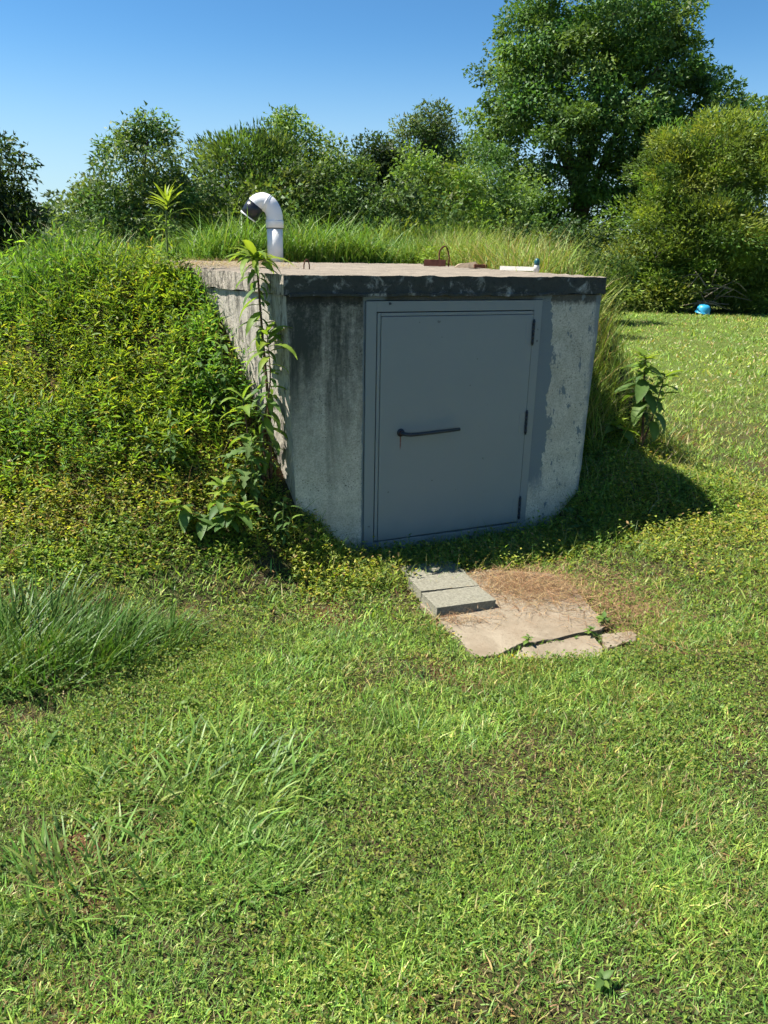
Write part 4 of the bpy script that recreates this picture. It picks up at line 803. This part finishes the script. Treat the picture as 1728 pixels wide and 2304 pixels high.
tree('leafy_shrub', 'dense dark green shrub directly behind the vent pipe', 'shrub', (-1.3, 14.0, -0.8), 2.6, [(-1.5, 14.0, 2.4, 0.65, 0.6, 0.6), (-0.85, 14.0, 2.75, 0.55, 0.6, 0.55), (-1.1, 13.7, 1.9, 0.9, 0.6, 0.6), (-0.4, 13.8, 2.3, 0.5, 0.5, 0.5), (-0.2, 13.6, 1.8, 0.6, 0.5, 0.5)], 300, 110, 0.29, 0.068, 0.5, SHR, [0.35, 0.2, 0.4, 0.05], 114, HG, 0.06, 4)
tree('leafy_shrub', 'small round dark-topped tree in the middle of the thicket', 'tree', (-0.25, 17.2, -0.8), 3.4, [(-0.35, 17.2, 3.5, 0.48, 0.45, 0.42), (-0.1, 17.2, 3.2, 0.4, 0.4, 0.4), (-0.2, 17.1, 2.6, 0.5, 0.45, 0.5)], 110, 90, 0.26, 0.08, 0.55, DRK, None, 115, HG, 0.07, 3)
tree('slender_tree', 'slender pale tree standing behind the thicket left of the big tree', 'tree', (1.0, 24.5, -0.8), 6.0, [(1.1, 24.5, 5.2, 0.6, 0.6, 0.55), (0.5, 24.5, 4.7, 0.6, 0.6, 0.6), (1.5, 24.5, 4.5, 0.5, 0.6, 0.7), (0.9, 24.4, 4.0, 0.8, 0.6, 0.6), (1.6, 24.5, 3.7, 0.4, 0.5, 0.5)], 170, 75, 0.34, 0.095, 0.5, [(0.105, 0.165, 0.05), (0.13, 0.185, 0.06), (0.08, 0.13, 0.04)], None, 116, HG, 0.08, 7)
tree('leafy_shrub', 'bright yellow-green shrub left of the big tree', 'shrub', (0.8, 16.3, -0.6), 2.8, [(0.55, 16.3, 3.0, 0.6, 0.6, 0.5), (1.1, 16.2, 2.9, 0.6, 0.6, 0.5), (0.3, 16.0, 2.3, 0.7, 0.6, 0.6), (1.2, 16.0, 2.2, 0.8, 0.6, 0.6), (0.7, 15.8, 1.6, 0.9, 0.5, 0.6)], 240, 75, 0.30, 0.075, 0.52, LIT, [0.5, 0.2, 0.3], 117, HG, 0.07, 4)
tree('leafy_shrub', 'leafy dark shrub hanging in front of the big tree trunk', 'shrub', (2.4, 18.6, -0.5), 2.4, [(1.9, 18.6, 2.8, 0.8, 0.7, 0.7), (2.5, 18.4, 2.2, 0.8, 0.6, 0.7), (1.7, 18.2, 1.9, 0.7, 0.6, 0.7), (2.9, 18.5, 1.5, 0.6, 0.6, 0.6), (2.2, 18.0, 1.2, 0.8, 0.5, 0.6)], 240, 80, 0.32, 0.085, 0.52, OAK, [0.4, 0.25, 0.25, 0.1], 118, HG, 0.07, 4)
tree('leafy_shrub', 'low leafy bush behind the right end of the roof', 'shrub', (4.3, 20.5, -0.3), 1.6, [(3.9, 20.5, 1.3, 0.8, 0.6, 0.6), (4.7, 20.4, 1.2, 0.8, 0.6, 0.65), (5.2, 20.6, 0.6, 0.7, 0.6, 0.6), (3.4, 20.5, 0.7, 0.7, 0.6, 0.6)], 170, 75, 0.32, 0.09, 0.5, SHR, None, 119, HG, 0.06, 3)
tree('goldenrod_bush', 'olive feathery bush rising behind the tall grass', 'shrub', (0.2, 11.6, 0.2), 1.2, [(0.0, 11.6, 1.75, 0.7, 0.4, 0.32), (0.9, 11.8, 1.8, 0.7, 0.4, 0.30), (-0.5, 11.7, 1.6, 0.5, 0.4, 0.3)], 110, 60, 0.20, 0.09, 0.25, CED, None, 120, HG, 0.03, 4, spray=0.6)
tree('leafy_shrub', 'bright low bush growing round the rusty rebar loop', 'shrub', (1.05, 8.6, gz1(1.05, 8.6)-0.05), 0.3, [(0.92, 8.45, 1.66, 0.22, 0.2, 0.15), (1.15, 8.6, 1.68, 0.26, 0.22, 0.17), (0.62, 8.95, 1.66, 0.24, 0.2, 0.14), (1.35, 8.4, 1.58, 0.24, 0.2, 0.13), (0.30, 9.85, 1.64, 0.25, 0.2, 0.14)], 120, 75, 0.10, 0.030, 0.5, [(0.21, 0.30, 0.035), (0.17, 0.25, 0.035), (0.26, 0.33, 0.05)], None, 121, None, 0.02, 3)
# undergrowth filling the thicket
rng = np.random.default_rng(130); acc = Acc()
lob = []
for k in range(24):
    x = -3.6+8.8*k/23+rng.normal(0, 0.2); y = 13.2+0.32*max(0, x+4)+rng.normal(0, 0.6)+max(0, x-1.5)*1.3; lob.append((x, y, gz1(x, y)+rng.uniform(0.8, 1.5), rng.uniform(0.6, 0.9), 0.6, rng.uniform(0.8, 1.2)))
crown_leaves(acc, rng, lob, 820, 80, 0.36, 0.080, 0.5, SHR+DRK[:1], None)
lob = [(x, 19.5+rng.normal(0, 0.5), gz1(x, 19.5)+rng.uniform(1.6, 2.6), 1.0, 0.6, 1.3) for x in np.arange(-5.2, 3.2, 0.8)]
crown_leaves(acc, rng, lob, 230, 60, 0.5, 0.12, 0.5, SHR, None)
lob = [(x, 33.5+rng.normal(0, 0.6), rng.uniform(1.0, 3.2), 1.4, 1.0, 1.9) for x in np.arange(2.0, 16, 1.1)]
crown_leaves(acc, rng, lob, 420, 60, 0.55, 0.20, 0.55, DRK+SHR[:1], None)
lob = [(x, 26.0+rng.normal(0, 0.3), rng.uniform(0.2, 0.6), 0.7, 0.5, 0.55) for x in np.arange(7.5, 17, 1.0)]
crown_leaves(acc, rng, lob, 120, 60, 0.35, 0.13, 0.45, SHR+LIT, None)
tag(acc.obj('thicket_undergrowth', MAT['tree']), 'tangled green undergrowth filling the thicket behind mound and lawn', 'undergrowth', None, 'stuff')
# dark tree at the left edge
tree('shade_tree', 'dark shaded tree at the left edge of the picture', 'tree', (-7.2, 14.5, -1.2), 3.6, [(-7.0, 14.5, 2.9, 0.75, 0.8, 0.55), (-6.6, 14.5, 2.2, 0.5, 0.7, 0.4), (-7.0, 14.2, 1.6, 0.9, 0.8, 0.7), (-8.0, 14.6, 2.6, 1.2, 1.0, 1.0), (-6.5, 14.3, 1.0, 0.6, 0.6, 0.8), (-7.3, 14.3, 0.6, 1.2, 0.8, 0.8)], 300, 100, 0.32, 0.09, 0.55, DRK, None, 140, None, 0.16, 6)
# wooded hillside far off
rng = np.random.default_rng(150); acc = Acc(); lob = []
for k in range(150):
    y = rng.uniform(55, 230); x = -y*rng.uniform(0.30, 0.62); zz = gz1(x, y)
    lob.append((x, y, -3.5+15.5*ss((y-60)/170)+rng.normal(0, 1.0)-1.0, rng.uniform(2.5, 4.5), 3.0, rng.uniform(2.5, 4.2)))
crown_leaves(acc, rng, lob, 1100, 20, 1.5, 1.0, 0.6, [(0.075, 0.125, 0.040), (0.105, 0.155, 0.045), (0.055, 0.095, 0.038), (0.09, 0.14, 0.055)], None)
tag(acc.obj('far_woods', MAT['tree']), 'distant wooded hillside seen at the far left', 'woods', None, 'stuff')
hx_ = np.linspace(-260, -10, 60); hy_ = np.linspace(45, 260, 50); HX, HY = np.meshgrid(hx_, hy_, indexing='ij')
HZ = -5.5+15.0*ss((HY-60)/170)*ss((-HX-8)/40)+2.0*(vnoise(HX, HY, 0.03, 3)-0.5)
ii = np.arange(HX.size).reshape(HX.shape); q = np.stack([ii[:-1, :-1], ii[1:, :-1], ii[1:, 1:], ii[:-1, 1:]], -1).reshape(-1, 4)
tag(link('hill', trimesh('hill', np.stack([HX, HY, HZ], -1).reshape(-1, 3), np.concatenate([q[:, [0, 1, 2]], q[:, [0, 2, 3]]])), plain('wooded_hill_floor', (0.05, 0.075, 0.03), 0.95, 0.1, 0.4, 0.2), None, True), 'far wooded hill', None, None, 'structure')

# ------------------------------------------------------------------ blue tub and brush at the lawn edge
bm = bmesh.new(); prof = [(0.22, 0.0), (0.225, 0.02), (0.205, 0.03), (0.20, 0.08), (0.185, 0.17), (0.15, 0.225), (0.09, 0.25), (0.0, 0.255)]
tube(bm, [(0, 0, max(0.0005*i, z)) for i, (r_, z) in enumerate(prof[:-1])], [r_ for r_, z in prof[:-1]], 24)
o = bmo('blue_tub', bm, MAT['blue'], None, True); o.location = (9.35, 23.9, gz1(9.35, 23.9)+0.05); o.rotation_euler = (0.15, 0.1, 0); tag(o, 'overturned bright blue plastic tub at the far lawn edge', 'tub')
rng = random.Random(8); bp = empty('brush_pile', (9.6, 24.3, gz1(9.6, 24.3))); tag(bp, 'heap of bare grey twigs under the cedar behind the blue tub', 'brush pile')
for k in range(22):
    a = rng.uniform(-0.5, 0.5); p = Vector((rng.uniform(-0.9, 0.9), rng.uniform(-0.2, 0.2), rng.uniform(0.2, 1.1))); d = Vector((rng.uniform(-1, 1), rng.uniform(-0.3, 0.3), rng.uniform(-0.4, 0.5))).normalized()*rng.uniform(0.4, 0.9)
    tubeo('twig', [p-d*0.6, p+Vector((0, 0, 0.05)), p+d*0.6], [0.018, 0.014, 0.006], MAT['twig'], bp, 5)
